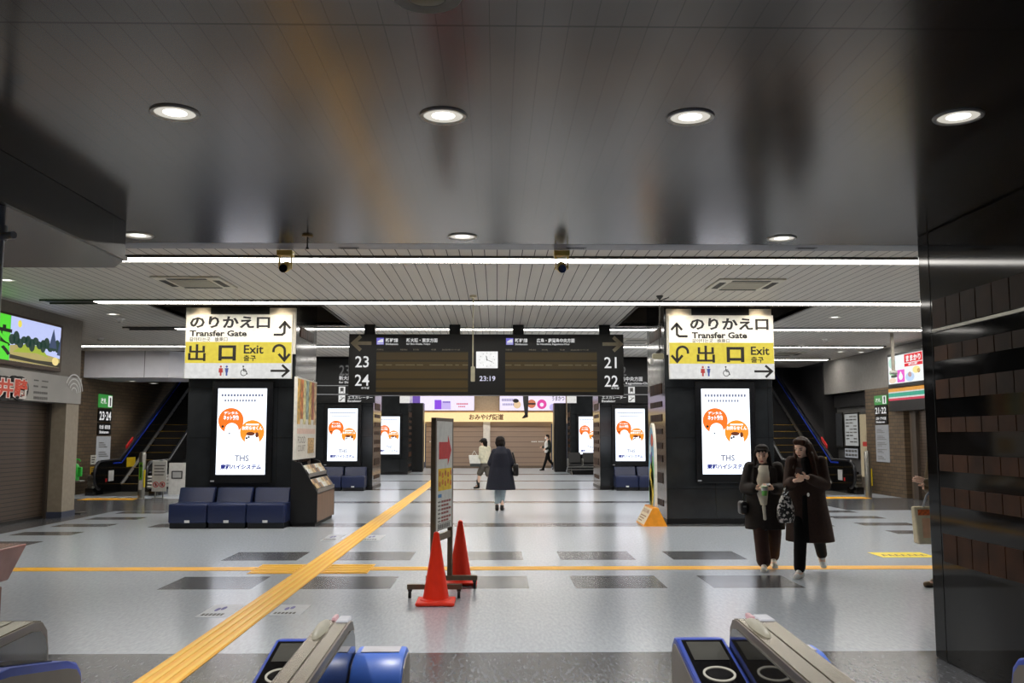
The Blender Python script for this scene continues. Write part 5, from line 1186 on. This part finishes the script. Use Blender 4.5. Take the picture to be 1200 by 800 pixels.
# ============================================================ PEOPLE
def skin(tone): return M('skin_%d' % tone[0], tone, .5, var=.04)
EYE_M = M('eye_dark', (28, 20, 18), .4); LIP = M('lip', (176, 92, 84), .5)
def hand(mb, wr, d, pn, side, curl=.5, s=1.):
    """palm and five fingers from the wrist along d; pn = palm normal (inside of the hand), side = towards the thumb"""
    d = Vector(d).normalized(); pn = (Vector(pn)-d*Vector(pn).dot(d)).normalized(); sd = Vector(side); sd = (sd-d*sd.dot(d)-pn*sd.dot(pn)).normalized(); wr = Vector(wr)
    for k in range(4): mb.rc(wr+sd*(.012-.008*k)*s, wr+d*.085*s+sd*(.027-.018*k)*s, .014*s, .0105*s, 8, 3)
    for k, L in enumerate((.07, .078, .072, .056)):
        b = wr+d*.085*s+sd*(.028-.0185*k)*s; q = b; a = curl*.5
        for j, f in enumerate((.45, .32, .23)):
            dd = d*math.cos(a)+pn*math.sin(a); e = q+dd*L*f*s; mb.rc(q, e, (.0092-.0008*j)*s, (.0086-.0008*j)*s, 8, 3); q = e; a += curl*.75
    b = wr+d*.022*s+sd*.016*s; e = b+(d*.45+sd*.75+pn*.25).normalized()*.042*s; mb.rc(b, e, .0125*s, .0105*s, 8, 3)
    mb.rc(e, e+(d*.85+sd*.2+pn*.4).normalized()*.036*s, .0105*s, .0085*s, 8, 3)
def bone_head(mb, c, R, s=1., voxel=None):
    """c: centre of the skull, R: rotation of the head; face towards -y"""
    T = lambda x, y, z: c+R @ (Vector((x, y, z))*s)
    mb.ell(T(0, .012, .025), (.074*s, .092*s, .09*s), rot=R); mb.ell(T(0, -.018, -.035), (.06*s, .066*s, .075*s), rot=R); mb.ell(T(0, -.045, -.085), (.034*s, .03*s, .028*s), rot=R)
    mb.rc(T(0, -.086, .012), T(0, -.105, -.022), .009*s, .013*s, 8, 3)
    for q in (-1, 1): mb.ell(T(.075*q, .012, -.01), (.01*s, .02*s, .03*s), rot=R); mb.ell(T(.034*q, -.06, -.035), (.024*s, .018*s, .024*s), rot=R)
def face_marks(mb, c, R, s=1.):
    T = lambda x, y, z: c+R @ (Vector((x, y, z))*s)
    mb.mi = 1
    for q in (-1, 1):
        mb.ell(T(.031*q, -.079, .004), (.014*s, .006*s, .005*s), 10, 6, R); mb.rc(T(.016*q, -.084, .027), T(.048*q, -.074, .028), .004*s, .003*s, 6, 2)
    mb.mi = 2; mb.ell(T(0, -.085, -.063), (.02*s, .008*s, .007*s), 10, 6, R); mb.mi = 0
def person(label, loc, rotz, J, tone=(246, 206, 182), voxel=.011, mats=None, face=True, hands=True, hd=1.):
    """J: joint name -> local position (facing -y). Returns the person's Empty and J"""
    t = thing('person', label, 'person', loc, 'people in the hall', rotz)
    V = {k: Vector(v) for k, v in J.items() if k not in ('R', 'handL', 'handR')}
    R = J.get('R', Matrix.Identity(3)); mb = MB()
    pe, ch, nk, hc = V['pelvis'], V['chest'], V['neck'], V['head']
    mb.ell(pe, (.155, .11, .13)); mb.rc(pe+Vector((0, 0, .02)), ch, .115, .13, flat=1.22, side=(1, 0, 0)); mb.rc(ch, (ch+nk)/2, .125, .09, flat=1.3, side=(1, 0, 0))
    mb.rc(nk-(nk-ch)*.2, hc-R @ Vector((0, -.01, .06)), .055, .048)
    for q in 'LR':
        mb.rc(V['sh'+q]+(ch-V['sh'+q])*.25, V['sh'+q], .07, .056); mb.rc(V['sh'+q], V['el'+q], .048, .038); mb.rc(V['el'+q], V['wr'+q], .038, .026)
        mb.rc(V['hip'+q], V['kn'+q], .085, .055); mb.rc(V['kn'+q], V['an'+q], .056, .036)
        f = V['an'+q]; tq = V['toe'+q]; mb.rc(f-Vector((0, 0, .03)), tq, .035, .028, flat=1.2, side=(1, 0, 0))
    bone_head(mb, hc, R, hd)
    me = remesh(mb, voxel, 3, .5); mb = MB(); mb.add_mesh(me)
    if hands:
        for q in 'LR':
            a = J.get('hand'+q)
            if a: hand(mb, V['wr'+q], *a)
            else: hand(mb, V['wr'+q], V['wr'+q]-V['el'+q], (1 if q == 'R' else -1, 0, 0), (0, -1, 0), .5)
    if face: face_marks(mb, hc, R, hd)
    mb.build('body', [skin(tone), EYE_M, LIP], t, smooth=True)
    return t, V, R
def cloth(name, t, mat, rings=None, caps=(), voxel=.013, iters=4, label=None, ells=()):
    """rings: (x, y, z, rx, ry) stacked into one hull; caps: (p0, p1, r0, r1[, flat]) tubes that join it"""
    mb = MB(); n = 26
    if rings: mb.loft([[Vector((x+rx*math.cos(2*PI*k/n), y+ry*math.sin(2*PI*k/n), z)) for k in range(n)] for x, y, z, rx, ry in rings])
    for c in caps: mb.rc(c[0], c[1], c[2], c[3], flat=c[4] if len(c) > 4 else 1, side=(1, 0, 0))
    for c, r in ells: mb.ell(c, r)
    me = remesh(mb, voxel, iters, .5); m2 = MB(); m2.add_mesh(me); return m2.build(name, mat, t, smooth=True, label=label)
def shoes(t, V, mat, sole, r=.042, boot=0):
    for q in 'LR':
        f = V['an'+q]; tq = V['toe'+q]; d = (tq-f); d.z = 0; d = d.normalized() if d.length else Vector((0, -1, 0))
        heel = f-d*.035+Vector((0, 0, -.045)); toe = tq+d*.012
        mb = MB(); mb.rc(heel, toe, .036, .03, flat=1.15, side=d.cross(Vector((0, 0, 1)))); mb.rc(heel+Vector((0, 0, .01)), f+Vector((0, 0, .02+boot)), .04, r); mb.rc(f+d*.03+Vector((0, 0, -.01)), toe-d*.04, .034, .026)
        me = remesh(mb, .008, 3); m2 = MB(); m2.add_mesh(me); o = m2.build('shoe', mat, t, smooth=True)
        mb = MB(); mb.rc(heel-Vector((0, 0, .024)), toe-Vector((0, 0, .018)), .02, .02, flat=1.9, side=d.cross(Vector((0, 0, 1)))); mb.build('sole', sole, o, smooth=True)
def Rx(p, y=0, r=0): return Matrix.Rotation(y, 3, 'Z') @ Matrix.Rotation(p, 3, 'X') @ Matrix.Rotation(r, 3, 'Y')
WSH = M('sneaker_white', (240, 236, 224), .5); WSOLE = M('sole_white', (236, 234, 226), .5); BSH = M('shoe_black_leather', (20, 18, 18), .35)

# ---- woman in the dark open jacket, looking at what she holds
R = Rx(.26, -.15)
J = dict(pelvis=(0, 0, .83), chest=(0, .0, 1.13), neck=(0, .0, 1.29), head=(-.015, -.035, 1.415), R=R, shL=(.165, .01, 1.255), shR=(-.165, .01, 1.255), elL=(.22, -.01, 1.0), elR=(-.225, -.01, 1.0),
         wrL=(.085, -.21, 1.005), wrR=(-.11, -.2, 1.0), hipL=(.08, 0, .80), hipR=(-.08, 0, .80), knL=(.115, .03, .45), knR=(-.06, -.07, .44), anL=(.1, .2, .115), anR=(-.03, -.05, .085), toeL=(.11, .06, .055), toeR=(-.045, -.18, .035),
         handL=((-.75, -.55, .0), (-.3, .3, .9), (0, -.3, 1), 1.0), handR=((.7, -.6, .05), (.3, .3, .9), (0, -.3, 1), 1.0))
t, V, R = person('woman in dark open jacket over a white top, looking down at a green cup', (3.32, 11.5, 0), -.2, J)
JK = M('jacket_black_brown', (33, 25, 21), .8, var=.2, scale=30); TR = M('trousers_brown', (56, 28, 19), .8, var=.15, scale=20)
cloth('trousers', t, TR, [(0, 0, .74, .165, .125), (0, 0, .9, .15, .11)], [(V['hipL'], V['knL'], .1, .085), (V['knL'], V['anL']+Vector((0, .02, .05)), .085, .088), (V['hipR'], V['knR'], .1, .088), (V['knR'], V['anR']+Vector((0, .01, .04)), .088, .09)])
cloth('jacket', t, JK, [(0, .01, .50, .245, .16), (0, .005, .7, .235, .155), (0, 0, .95, .205, .14), (0, 0, 1.15, .2, .13), (0, .0, 1.25, .165, .105), (0, .005, 1.305, .075, .075)],
      [(V['shL'], V['elL'], .076, .08), (V['elL'], V['wrL']+(V['elL']-V['wrL'])*.2, .08, .066), (V['shR'], V['elR'], .076, .08), (V['elR'], V['wrR']+(V['elR']-V['wrR'])*.2, .08, .066)])
cloth('white_top', t, M('top_white', (232, 226, 208), .7, var=.06), [(-.02, -.1, .8, .045, .08), (-.03, -.098, .95, .075, .085), (-.03, -.088, 1.1, .105, .09), (-.02, -.07, 1.2, .09, .085), (0, -.045, 1.285, .06, .065)], voxel=.01)
cloth('hem', t, M('top_white', (232, 226, 208), .7, var=.06), [(-.01, -.12, .62, .03, .04), (-.02, -.11, .8, .032, .05)], voxel=.01)
for sx in (-1, 1): MB().hexa([(sx*.1-.045, -.15, 1.02), (sx*.1+.045, -.15, 1.02), (sx*.11+.03, -.115, 1.25), (sx*.1-.03, -.115, 1.27), (sx*.1-.045, -.165, 1.02), (sx*.1+.045, -.165, 1.02), (sx*.11+.03, -.13, 1.25), (sx*.1-.03, -.13, 1.27)], .006).build('lapel', JK, t)
HR = M('hair_black_brown', (24, 15, 12), .6, var=.5, scale=60, stretch=(1, 1, .1), spec=.2); hc = V['head']
T = lambda x, y, z: hc+R @ Vector((x, y, z))
cloth('hair', t, HR, None, [(T(-.04, -.035, .088), T(.04, -.035, .088), .04, .04), (T(-.082, .01, .03), T(-.088, .01, -.07), .018, .024), (T(-.088, .01, -.07), V['chest']+Vector((-.115, -.09, .0)), .024, .028), (T(.082, .01, .03), T(.088, .01, -.07), .018, .024), (T(.088, .01, -.07), V['chest']+Vector((.12, -.09, -.02)), .024, .03), (T(0, .07, .02), V['chest']+Vector((0, .11, .04)), .08, .07),
      (T(-.05, -.083, .078), T(-.058, -.09, .045), .016, .008), (T(-.02, -.09, .08), T(-.028, -.098, .042), .014, .007), (T(.015, -.09, .08), T(.012, -.098, .045), .014, .007), (T(.05, -.083, .075), T(.058, -.09, .042), .016, .008)], .0095, 3, ells=[(T(0, .03, .042), (.086, .092, .086))])
shoes(t, V, WSH, WSOLE, .044, .03)
MB().box(-.02, .0, -.235, -.225, .5, .52).build('jacket_button', BLACK, t)
# what she holds
root = t; mw = Matrix.Translation(Vector((3.32, 11.5, 0))) @ Matrix.Rotation(-.2, 4, 'Z')
W = lambda x, y, z: mw @ Vector((x, y, z))
p = W(-.02, -.285, .985)
g = thing('paper_cup', 'green and white paper cup held by the woman in the open jacket', 'cup', p)
MB().lathe([(.026, -.06), (.04, .04), (.042, .045)], p, 20).build('cup', M('cup_green', (110, 200, 90), .4, var=.3), g, smooth=40); MB().lathe([(.043, .043), (.043, .055), (.03, .062), (.002, .063)], p, 20).build('lid', M('cup_lid', (220, 226, 200), .4), g, smooth=40)
MB().lathe([(.0415, .0), (.0425, .035)], p, 20, cap=False).build('sleeve_band', WHITE, g)
p = W(.01, -.27, 1.07)
g = thing('folded_paper', 'small pale slip held above the green cup by the woman in the open jacket', 'paper', p)
MB().hexa([p+Vector(v) for v in ((-.05, -.01, -.03), (.05, -.01, -.02), (.05, .03, .0), (-.05, .03, -.01), (-.05, -.012, -.025), (.05, -.012, -.015), (.05, .028, .005), (-.05, .028, -.005))]).build('slip', M('slip_grey', (190, 192, 196), .5), g)
MB().hexa([p+Vector(v) for v in ((-.03, -.014, -.03), (.02, -.014, -.026), (.02, .02, -.006), (-.03, .02, -.01), (-.03, -.015, -.026), (.02, -.015, -.022), (.02, .018, -.002), (-.03, .018, -.006))]).build('print', GREYINK, g)
p = W(-.265, -.03, .76)
g = thing('shoulder_bag', 'small black bag at the hip of the woman in the open jacket', 'bag', p)
MB().box(p.x-.045, p.x+.045, p.y-.09, p.y+.09, p.z-.08, p.z+.08, .03, 3).build('body', BSH, g, smooth=50)
MB().tube([p+Vector((0, -.06, .07)), p+Vector((.01, -.03, .2)), p+Vector((.03, .02, .2)), p+Vector((0, .06, .07))], .008).build('strap', BSH, g, smooth=50)
MB().fbox(front(p.y-.092), p.x-.02, p.x+.02, p.z+.01, p.z+.03, 0, .006).build('clasp', STEEL, g)

# ---- woman in the long brown coat, typing on a phone
R = Rx(.4, -.5, .05)
J = dict(pelvis=(0, .02, .87), chest=(0, .01, 1.2), neck=(-.01, -.01, 1.385), head=(-.055, -.06, 1.505), R=R, shL=(.175, .02, 1.34), shR=(-.165, -.01, 1.34), elL=(.2, -.06, 1.07), elR=(-.21, -.08, 1.07),
         wrL=(-.03, -.27, 1.17), wrR=(-.16, -.28, 1.125), hipL=(.08, .02, .84), hipR=(-.08, .02, .84), knL=(.13, .19, .48), knR=(-.10, -.13, .47), anL=(.21, .56, .2), anR=(-.12, -.13, .085), toeL=(.22, .5, .07), toeR=(-.17, -.26, .036),
         handL=((-.85, -.4, .05), (-.1, .5, .8), (0, -.35, .9), 1.1), handR=((.5, -.8, .15), (.3, .3, .9), (.6, -.2, .6), 1.1))
t, V, R = person('woman in long brown coat with brown hair, typing on a dark phone', (3.69, 11.02, 0), -.22, J)
CT = M('coat_brown', (50, 30, 20), .85, var=.18, scale=34); TB = M('trousers_black', (12, 11, 11), .8, spec=.2)
cloth('trousers', t, TB, [(0, .02, .8, .15, .11), (0, .02, .95, .14, .1)], [(V['hipL'], V['knL'], .09, .078), (V['knL'], V['anL']+Vector((0, -.02, .0)), .078, .066), (V['hipR'], V['knR'], .09, .078), (V['knR'], V['anR']+Vector((0, .0, .03)), .078, .068)])
cloth('coat', t, CT, [(.03, .09, .40, .285, .26), (.02, .06, .6, .262, .215), (0, .02, .9, .22, .155), (0, .01, 1.1, .205, .14), (0, .005, 1.24, .2, .13), (0, .005, 1.34, .155, .1), (0, .0, 1.4, .085, .08)],
      [(V['shL'], V['elL'], .072, .072), (V['elL'], V['wrL']+(V['elL']-V['wrL'])*.25, .072, .06), (V['shR'], V['elR'], .072, .072), (V['elR'], V['wrR']+(V['elR']-V['wrR'])*.25, .072, .06)])
cloth('dark_lining', t, TB, [(-.04, -.16, .405, .04, .03), (-.04, -.135, .7, .035, .03), (-.04, -.125, .95, .028, .03)], voxel=.012, label='black front opening of the coat')
cloth('scarf', t, TB, None, [(V['neck']+Vector((-.06, -.05, -.06)), V['neck']+Vector((.06, -.05, -.06)), .06, .06), (V['neck']+Vector((0, -.08, -.05)), V['chest']+Vector((-.01, -.125, .02)), .06, .045)], label='black scarf')
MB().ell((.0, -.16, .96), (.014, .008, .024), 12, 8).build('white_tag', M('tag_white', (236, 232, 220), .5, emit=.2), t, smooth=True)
HB = M('hair_brown', (52, 29, 16), .55, var=.6, scale=50, stretch=(1, 1, .1), spec=.2); hc = V['head']; T = lambda x, y, z: hc+R @ Vector((x, y, z))
cloth('hair', t, HB, None, [(T(-.035, -.035, .088), T(.045, -.035, .086), .04, .04), (T(.084, .015, .03), T(.1, .0, -.1), .022, .032), (T(.105, -.01, -.08), V['chest']+Vector((.1, -.15, -.03)), .04, .026), (T(-.084, .02, .03), T(-.09, .02, -.08), .018, .024), (T(-.09, .02, -.08), V['chest']+Vector((-.14, -.1, .06)), .024, .028), (T(0, .07, .02), V['chest']+Vector((.02, .12, .05)), .085, .075), (T(.05, .05, .0), V['chest']+Vector((.14, .0, .08)), .07, .05)], .0095, 3, ells=[(T(0, .03, .042), (.087, .094, .087))])
shoes(t, V, M('sneaker_bright', (244, 244, 240), .5), WSOLE, .044, .03)
mw = Matrix.Translation(Vector((3.69, 11.02, 0))) @ Matrix.Rotation(-.22, 4, 'Z'); W = lambda x, y, z: mw @ Vector((x, y, z))
Rp = Matrix.Rotation(-.22, 3, 'Z') @ Matrix.Rotation(-.75, 3, 'X')
def slab(name, mat, c, s, par): 
    c = Vector(c); return MB().hexa([c+Rp @ Vector((x*s[0], y*s[1], z*s[2])) for z in (-1, 1) for x, y in ((-1, -1), (1, -1), (1, 1), (-1, 1))], min(s)*.5).build(name, mat, par)
p = W(-.115, -.335, 1.225)
g = thing('phone', 'dark phone held in both hands by the woman in the long coat', 'phone', p)
slab('body', M('phone_dark', (30, 26, 32), .3), p, (.036, .075, .005), g); slab('screen', M('phone_screen', (150, 160, 190), .3, emit=.35), p+Rp @ Vector((0, 0, .006)), (.032, .068, .001), g)
p = W(-.26, -.16, .80)
g = thing('patterned_bag', 'black and white patterned bag hanging from the arm of the woman in the long coat', 'bag', p)
PAT = M('bag_pattern', (60, 58, 58), .5, var=1., scale=26)
mp = PAT.node_tree.nodes['Mix']; mp.inputs[6].default_value = (.006, .006, .007, 1); mp.inputs[7].default_value = (.75, .73, .7, 1)
rp = PAT.node_tree.nodes.new('ShaderNodeValToRGB'); rp.color_ramp.elements[0].position = .5; rp.color_ramp.elements[1].position = .58
PAT.node_tree.links.new(PAT.node_tree.nodes['Noise Texture'].outputs['Fac'], rp.inputs[0]); PAT.node_tree.links.new(rp.outputs[0], mp.inputs[0])
mb = MB(); n = 20; mb.loft([[p+Vector((rx*math.cos(2*PI*k/n), ry*math.sin(2*PI*k/n), z)) for k in range(n)] for z, rx, ry in ((-.17, .04, .03), (-.165, .085, .055), (-.1, .105, .065), (0, .1, .06), (.1, .07, .04), (.15, .045, .028))])
mb.build('body', PAT, g, smooth=True)
MB().tube([p+Vector((-.03, 0, .13)), p+Vector((.0, -.0, .24)), p+Vector((.05, .02, .3)), p+Vector((.06, .06, .22)), p+Vector((.03, .03, .13))], .012).build('strap', PAT, g, smooth=True)

# ---- woman in the navy coat, seen from behind with bowed head
R = Rx(.5, .35)
J = dict(pelvis=(0, 0, .86), chest=(0, -.03, 1.2), neck=(.0, -.06, 1.38), head=(.03, -.11, 1.49), R=R, shL=(.145, -.035, 1.29), shR=(-.145, -.035, 1.29), elL=(.225, -.02, 1.04), elR=(-.225, -.03, 1.04),
         wrL=(.14, -.24, 1.02), wrR=(-.15, -.24, 1.0), hipL=(.07, 0, .83), hipR=(-.07, 0, .83), knL=(.075, -.03, .46), knR=(-.045, .02, .46), anL=(.08, .03, .09), anR=(-.02, -.06, .09), toeL=(.09, -.1, .04), toeR=(-.02, -.19, .04))
t, V, R = person('woman in wide navy coat seen from behind, head bowed, walking away', (.1, 20.6, 0), PI-.15, J, voxel=.014, face=False)
NV = M('coat_navy', (14, 17, 36), .8, var=.15, scale=30)
cloth('trousers', t, M('trousers_grey_blue', (150, 164, 170), .7), [(0, 0, .78, .14, .1), (0, 0, .9, .13, .1)], [(V['hipL'], V['knL'], .085, .075), (V['knL'], V['anL']+Vector((0, 0, .1)), .075, .058), (V['hipR'], V['knR'], .085, .075), (V['knR'], V['anR']+Vector((0, 0, .1)), .075, .058)], .014)
cloth('coat', t, NV, [(0, .02, .46, .34, .24), (0, .01, .7, .295, .2), (0, -.01, .95, .25, .165), (0, -.02, 1.12, .22, .165), (0, -.025, 1.25, .185, .155), (0, -.04, 1.35, .12, .115), (0, -.05, 1.41, .085, .085)],
      [(V['shL'], V['elL'], .075, .082), (V['elL'], V['wrL'], .085, .065), (V['shR'], V['elR'], .075, .082), (V['elR'], V['wrR'], .082, .065)], .014)
cloth('scarf', t, M('scarf_cream', (224, 212, 198), .8), None, [(V['neck']+Vector((-.09, .03, .0)), V['neck']+Vector((.09, .03, .0)), .06, .06), (V['neck']+Vector((-.07, -.07, .0)), V['neck']+Vector((.07, -.07, .0)), .045, .045)], .012)
T = lambda x, y, z: V['head']+R @ Vector((x, y, z))
cloth('hair', t, HR, None, [(T(0, .04, .0), T(0, .045, -.05), .1, .075), (T(-.06, .0, .0), T(-.06, .0, -.07), .06, .045), (T(.06, .0, .0), T(.06, .0, -.07), .06, .045)], .011, 3, ells=[(T(0, .02, .05), (.108, .118, .1))])
shoes(t, V, BSH, BSH, boot=.0)
p = Vector((.43, 20.62, .78)); g = thing('handbag', 'black handbag at the side of the woman in the navy coat', 'bag', p)
MB().box(p.x-.06, p.x+.06, p.y-.16, p.y+.16, p.z-.02, p.z+.24, .03, 3).build('body', BSH, g, smooth=50); MB().tube([p+Vector((0, -.1, .23)), p+Vector((-.06, -.05, .5)), p+Vector((-.08, .05, .5)), p+Vector((0, .1, .23))], .012).build('strap', BSH, g, smooth=True); MB().box(p.x+.055, p.x+.066, p.y-.02, p.y+.02, p.z+.14, p.z+.17).build('clasp', STEEL, g)

# ---- woman in the cream jacket and cap
R = Rx(.1, .1)
J = dict(pelvis=(0, .0, .82), chest=(0, -.03, 1.13), neck=(.0, -.04, 1.31), head=(.0, -.07, 1.43), R=R, shL=(.155, -.02, 1.25), shR=(-.155, -.02, 1.25), elL=(.2, .02, 1.0), elR=(-.2, -.06, 1.0),
         wrL=(.17, -.17, .93), wrR=(-.17, -.25, 1.0), hipL=(.075, 0, .79), hipR=(-.075, 0, .79), knL=(.08, -.16, .47), knR=(-.075, .06, .44), anL=(.08, -.23, .12), anR=(-.07, .25, .16), toeL=(.08, -.36, .05), toeR=(-.07, .16, .07))
t, V, R = person('woman in cream jacket, black cap and grey shorts, walking away with a white bag', (-.34, 28.6, 0), -PI*.72, J, voxel=.016, face=False)
cloth('jacket', t, M('jacket_cream', (222, 216, 190), .7, var=.12, scale=14), [(0, .0, .80, .2, .15), (0, -.01, 1.0, .215, .155), (0, -.03, 1.15, .2, .14), (0, -.03, 1.25, .16, .11), (0, -.04, 1.32, .075, .075)], [(V['shL'], V['elL'], .09, .088), (V['elL'], V['wrL'], .088, .06), (V['shR'], V['elR'], .09, .088), (V['elR'], V['wrR'], .088, .06)], .015)
cloth('shorts', t, M('shorts_grey', (96, 90, 82), .8), [(0, 0, .7, .16, .13), (0, 0, .86, .15, .11)], [(V['hipL'], V['hipL'].lerp(V['knL'], .9), .1, .1), (V['hipR'], V['hipR'].lerp(V['knR'], .9), .1, .1)], .015)
T = lambda x, y, z: V['head']+R @ Vector((x, y, z))
cloth('hair', t, HR, None, [(T(0, .05, .0), T(0, .06, -.1), .085, .06)], .013, 3, ells=[(T(0, .02, .03), (.092, .104, .09))])
cloth('cap', t, M('cap_black', (18, 18, 20), .6), None, [(T(-.03, -.1, .06), T(.03, -.1, .06), .025, .025), (T(-.03, -.14, .05), T(.03, -.14, .05), .014, .014)], .012, 3, ells=[(T(0, .015, .075), (.1, .108, .07))])
shoes(t, V, BSH, BSH, .052, .12)
p = Vector((-.68, 28.5, .70)); g = thing('shopping_bag', 'white bag with dark base carried by the woman in the cream jacket', 'bag', p)
MB().hexa([(p.x-.13, p.y-.1, p.z+.09), (p.x+.2, p.y-.1, p.z+.09), (p.x+.2, p.y+.1, p.z+.09), (p.x-.13, p.y+.1, p.z+.09), (p.x-.17, p.y-.06, p.z+.35), (p.x+.16, p.y-.06, p.z+.35), (p.x+.16, p.y+.06, p.z+.35), (p.x-.17, p.y+.06, p.z+.35)], .02).build('body', M('bag_white', (232, 230, 222), .5), g)
MB().box(p.x-.12, p.x+.19, p.y-.09, p.y+.09, p.z, p.z+.1, .015).build('dark_base', M('bag_base', (60, 64, 62), .6), g)
MB().tube([p+Vector((-.08, 0, .33)), p+Vector((.0, 0, .48)), p+Vector((.1, 0, .33))], .01).build('handle', M('bag_white', (232, 230, 222), .5), g, smooth=True)

# ---- man far away by the shutters
R = Rx(.1)
J = dict(pelvis=(0, .0, .9), chest=(0, -.02, 1.24), neck=(.0, -.02, 1.44), head=(.0, -.04, 1.57), R=R, shL=(.19, 0, 1.38), shR=(-.19, 0, 1.38), elL=(.24, .06, 1.12), elR=(-.24, .0, 1.12),
         wrL=(.2, -.15, 1.02), wrR=(-.2, -.2, 1.1), hipL=(.085, 0, .87), hipR=(-.085, 0, .87), knL=(.085, -.12, .49), knR=(-.085, .1, .49), anL=(.085, -.26, .1), anR=(-.085, .36, .2), toeL=(.085, -.4, .05), toeR=(-.085, .28, .08))
t, V, R = person('person in dark open jacket over white shirt, walking past the far shutter', (2.42, 43.6, 0), -PI/2+.25, J, voxel=.018, face=False)
cloth('trousers', t, TB, [(0, 0, .82, .16, .12), (0, 0, .98, .15, .11)], [(V['hipL'], V['knL'], .095, .07), (V['knL'], V['anL'], .07, .055), (V['hipR'], V['knR'], .095, .07), (V['knR'], V['anR'], .07, .055)], .018)
cloth('white_shirt', t, M('shirt_white', (230, 228, 224), .7), [(0, -.03, .84, .15, .13), (0, -.035, 1.1, .16, .13), (0, -.04, 1.3, .15, .12), (0, -.03, 1.42, .07, .07)], (), .018)
cloth('jacket', t, M('jacket_dark_green', (34, 40, 34), .8), [(0, .05, .84, .19, .11), (0, .04, 1.1, .2, .12), (0, .03, 1.3, .2, .11), (0, .02, 1.42, .1, .07)], [(V['shL'], V['elL'], .075, .065), (V['elL'], V['wrL'], .065, .05), (V['shR'], V['elR'], .075, .065), (V['elR'], V['wrR'], .065, .05)], .018)
T = lambda x, y, z: V['head']+R @ Vector((x, y, z))
cloth('hair', t, HR, None, (), .014, 3, ells=[(T(0, .03, .045), (.09, .1, .085)), (T(0, .05, -.02), (.075, .07, .07))])
cloth('face_mask', t, M('mask_white', (236, 238, 240), .6), None, (), .012, 2, ells=[(T(0, -.065, -.05), (.058, .045, .045))])
shoes(t, V, BSH, BSH)

# ---- person mostly hidden by the black pillar
R = Rx(.35, .1)
J = dict(pelvis=(0, .05, .87), chest=(0, .05, 1.2), neck=(.0, .03, 1.39), head=(.0, .0, 1.51), R=R, shL=(.17, .05, 1.33), shR=(-.17, .05, 1.33), elL=(.2, .0, 1.08), elR=(-.2, .0, 1.06),
         wrL=(.12, -.2, 1.14), wrR=(-.08, -.12, 1.1), hipL=(.08, .03, .84), hipR=(-.08, .03, .84), knL=(.08, -.08, .47), knR=(-.08, .1, .46), anL=(.07, -.1, .085), anR=(-.07, .24, .12), toeL=(.07, -.23, .035), toeR=(-.07, .15, .05))
t, V, R = person('person in black trousers behind the black pillar, only a hand, leg and shoe showing', (4.93, 10.3, 0), -PI/2+.1, J)
cloth('trousers', t, TB, [(0, .05, .8, .155, .12), (0, .05, .95, .145, .11)], [(V['hipL'], V['knL'], .09, .07), (V['knL'], V['anL']+Vector((0, .01, .03)), .07, .062), (V['hipR'], V['knR'], .09, .07), (V['knR'], V['anR']+Vector((0, .01, .03)), .07, .062)])
cloth('coat', t, M('coat_olive_brown', (88, 72, 46), .8), [(0, .06, .85, .19, .14), (0, .05, 1.1, .2, .14), (0, .05, 1.28, .18, .12), (0, .04, 1.38, .08, .08)], [(V['shL'], V['elL'], .075, .065), (V['elL'], V['wrL'], .065, .048), (V['shR'], V['elR'], .075, .065), (V['elR'], V['wrR'], .065, .048)])
T = lambda x, y, z: V['head']+R @ Vector((x, y, z))
cloth('hair', t, HB, None, [(T(0, .05, 0), T(0, .06, -.1), .085, .06)], .011, 3, ells=[(T(0, .022, .045), (.092, .1, .088))])
shoes(t, V, M('shoe_tan', (120, 96, 66), .5), M('sole_dark', (50, 42, 34), .6))
p = Vector((4.70, 10.1, .48)); g = thing('tote_bag', 'cream tote bag with orange print held beside the black pillar', 'bag', p)
BAGC = M('tote_cream', (226, 212, 178), .7, var=.08, scale=14)
MB().hexa([(p.x-.14, p.y-.07, p.z), (p.x+.18, p.y-.07, p.z), (p.x+.18, p.y+.07, p.z), (p.x-.14, p.y+.07, p.z), (p.x-.17, p.y-.04, p.z+.4), (p.x+.2, p.y-.04, p.z+.4), (p.x+.2, p.y+.04, p.z+.4), (p.x-.17, p.y+.04, p.z+.4)], .018).build('body', BAGC, g)
f = Fr((p.x, p.y-.072, p.z), (1, 0, 0), Vector((0, .03, .4)))
MB().fbox(f, -.13, .17, .31, .37, 0, .004).build('orange_print', M('tote_orange', (232, 108, 50), .6, var=.4, scale=40), g)
MB().fbox(f, -.09, .14, .07, .28, 0, .003).build('peach_panel', M('tote_peach', (238, 190, 150), .6), g)
m = MB(); m.ring(f, .06, .1, .02, .045, .003, .005, ry=.7); m.disc(f, .06, .1, .012, .003, .005); m.build('black_emblem', INK, g)
for a in (-.06, .1): MB().tube([f.p(a, .4, -.02), f.p(a+.05, .52, -.03), f.p(.14, .66, -.04), f.p(.16, .7, -.04)], .011, 8).build('handle', M('tote_handle', (190, 192, 200), .6), g, smooth=True)
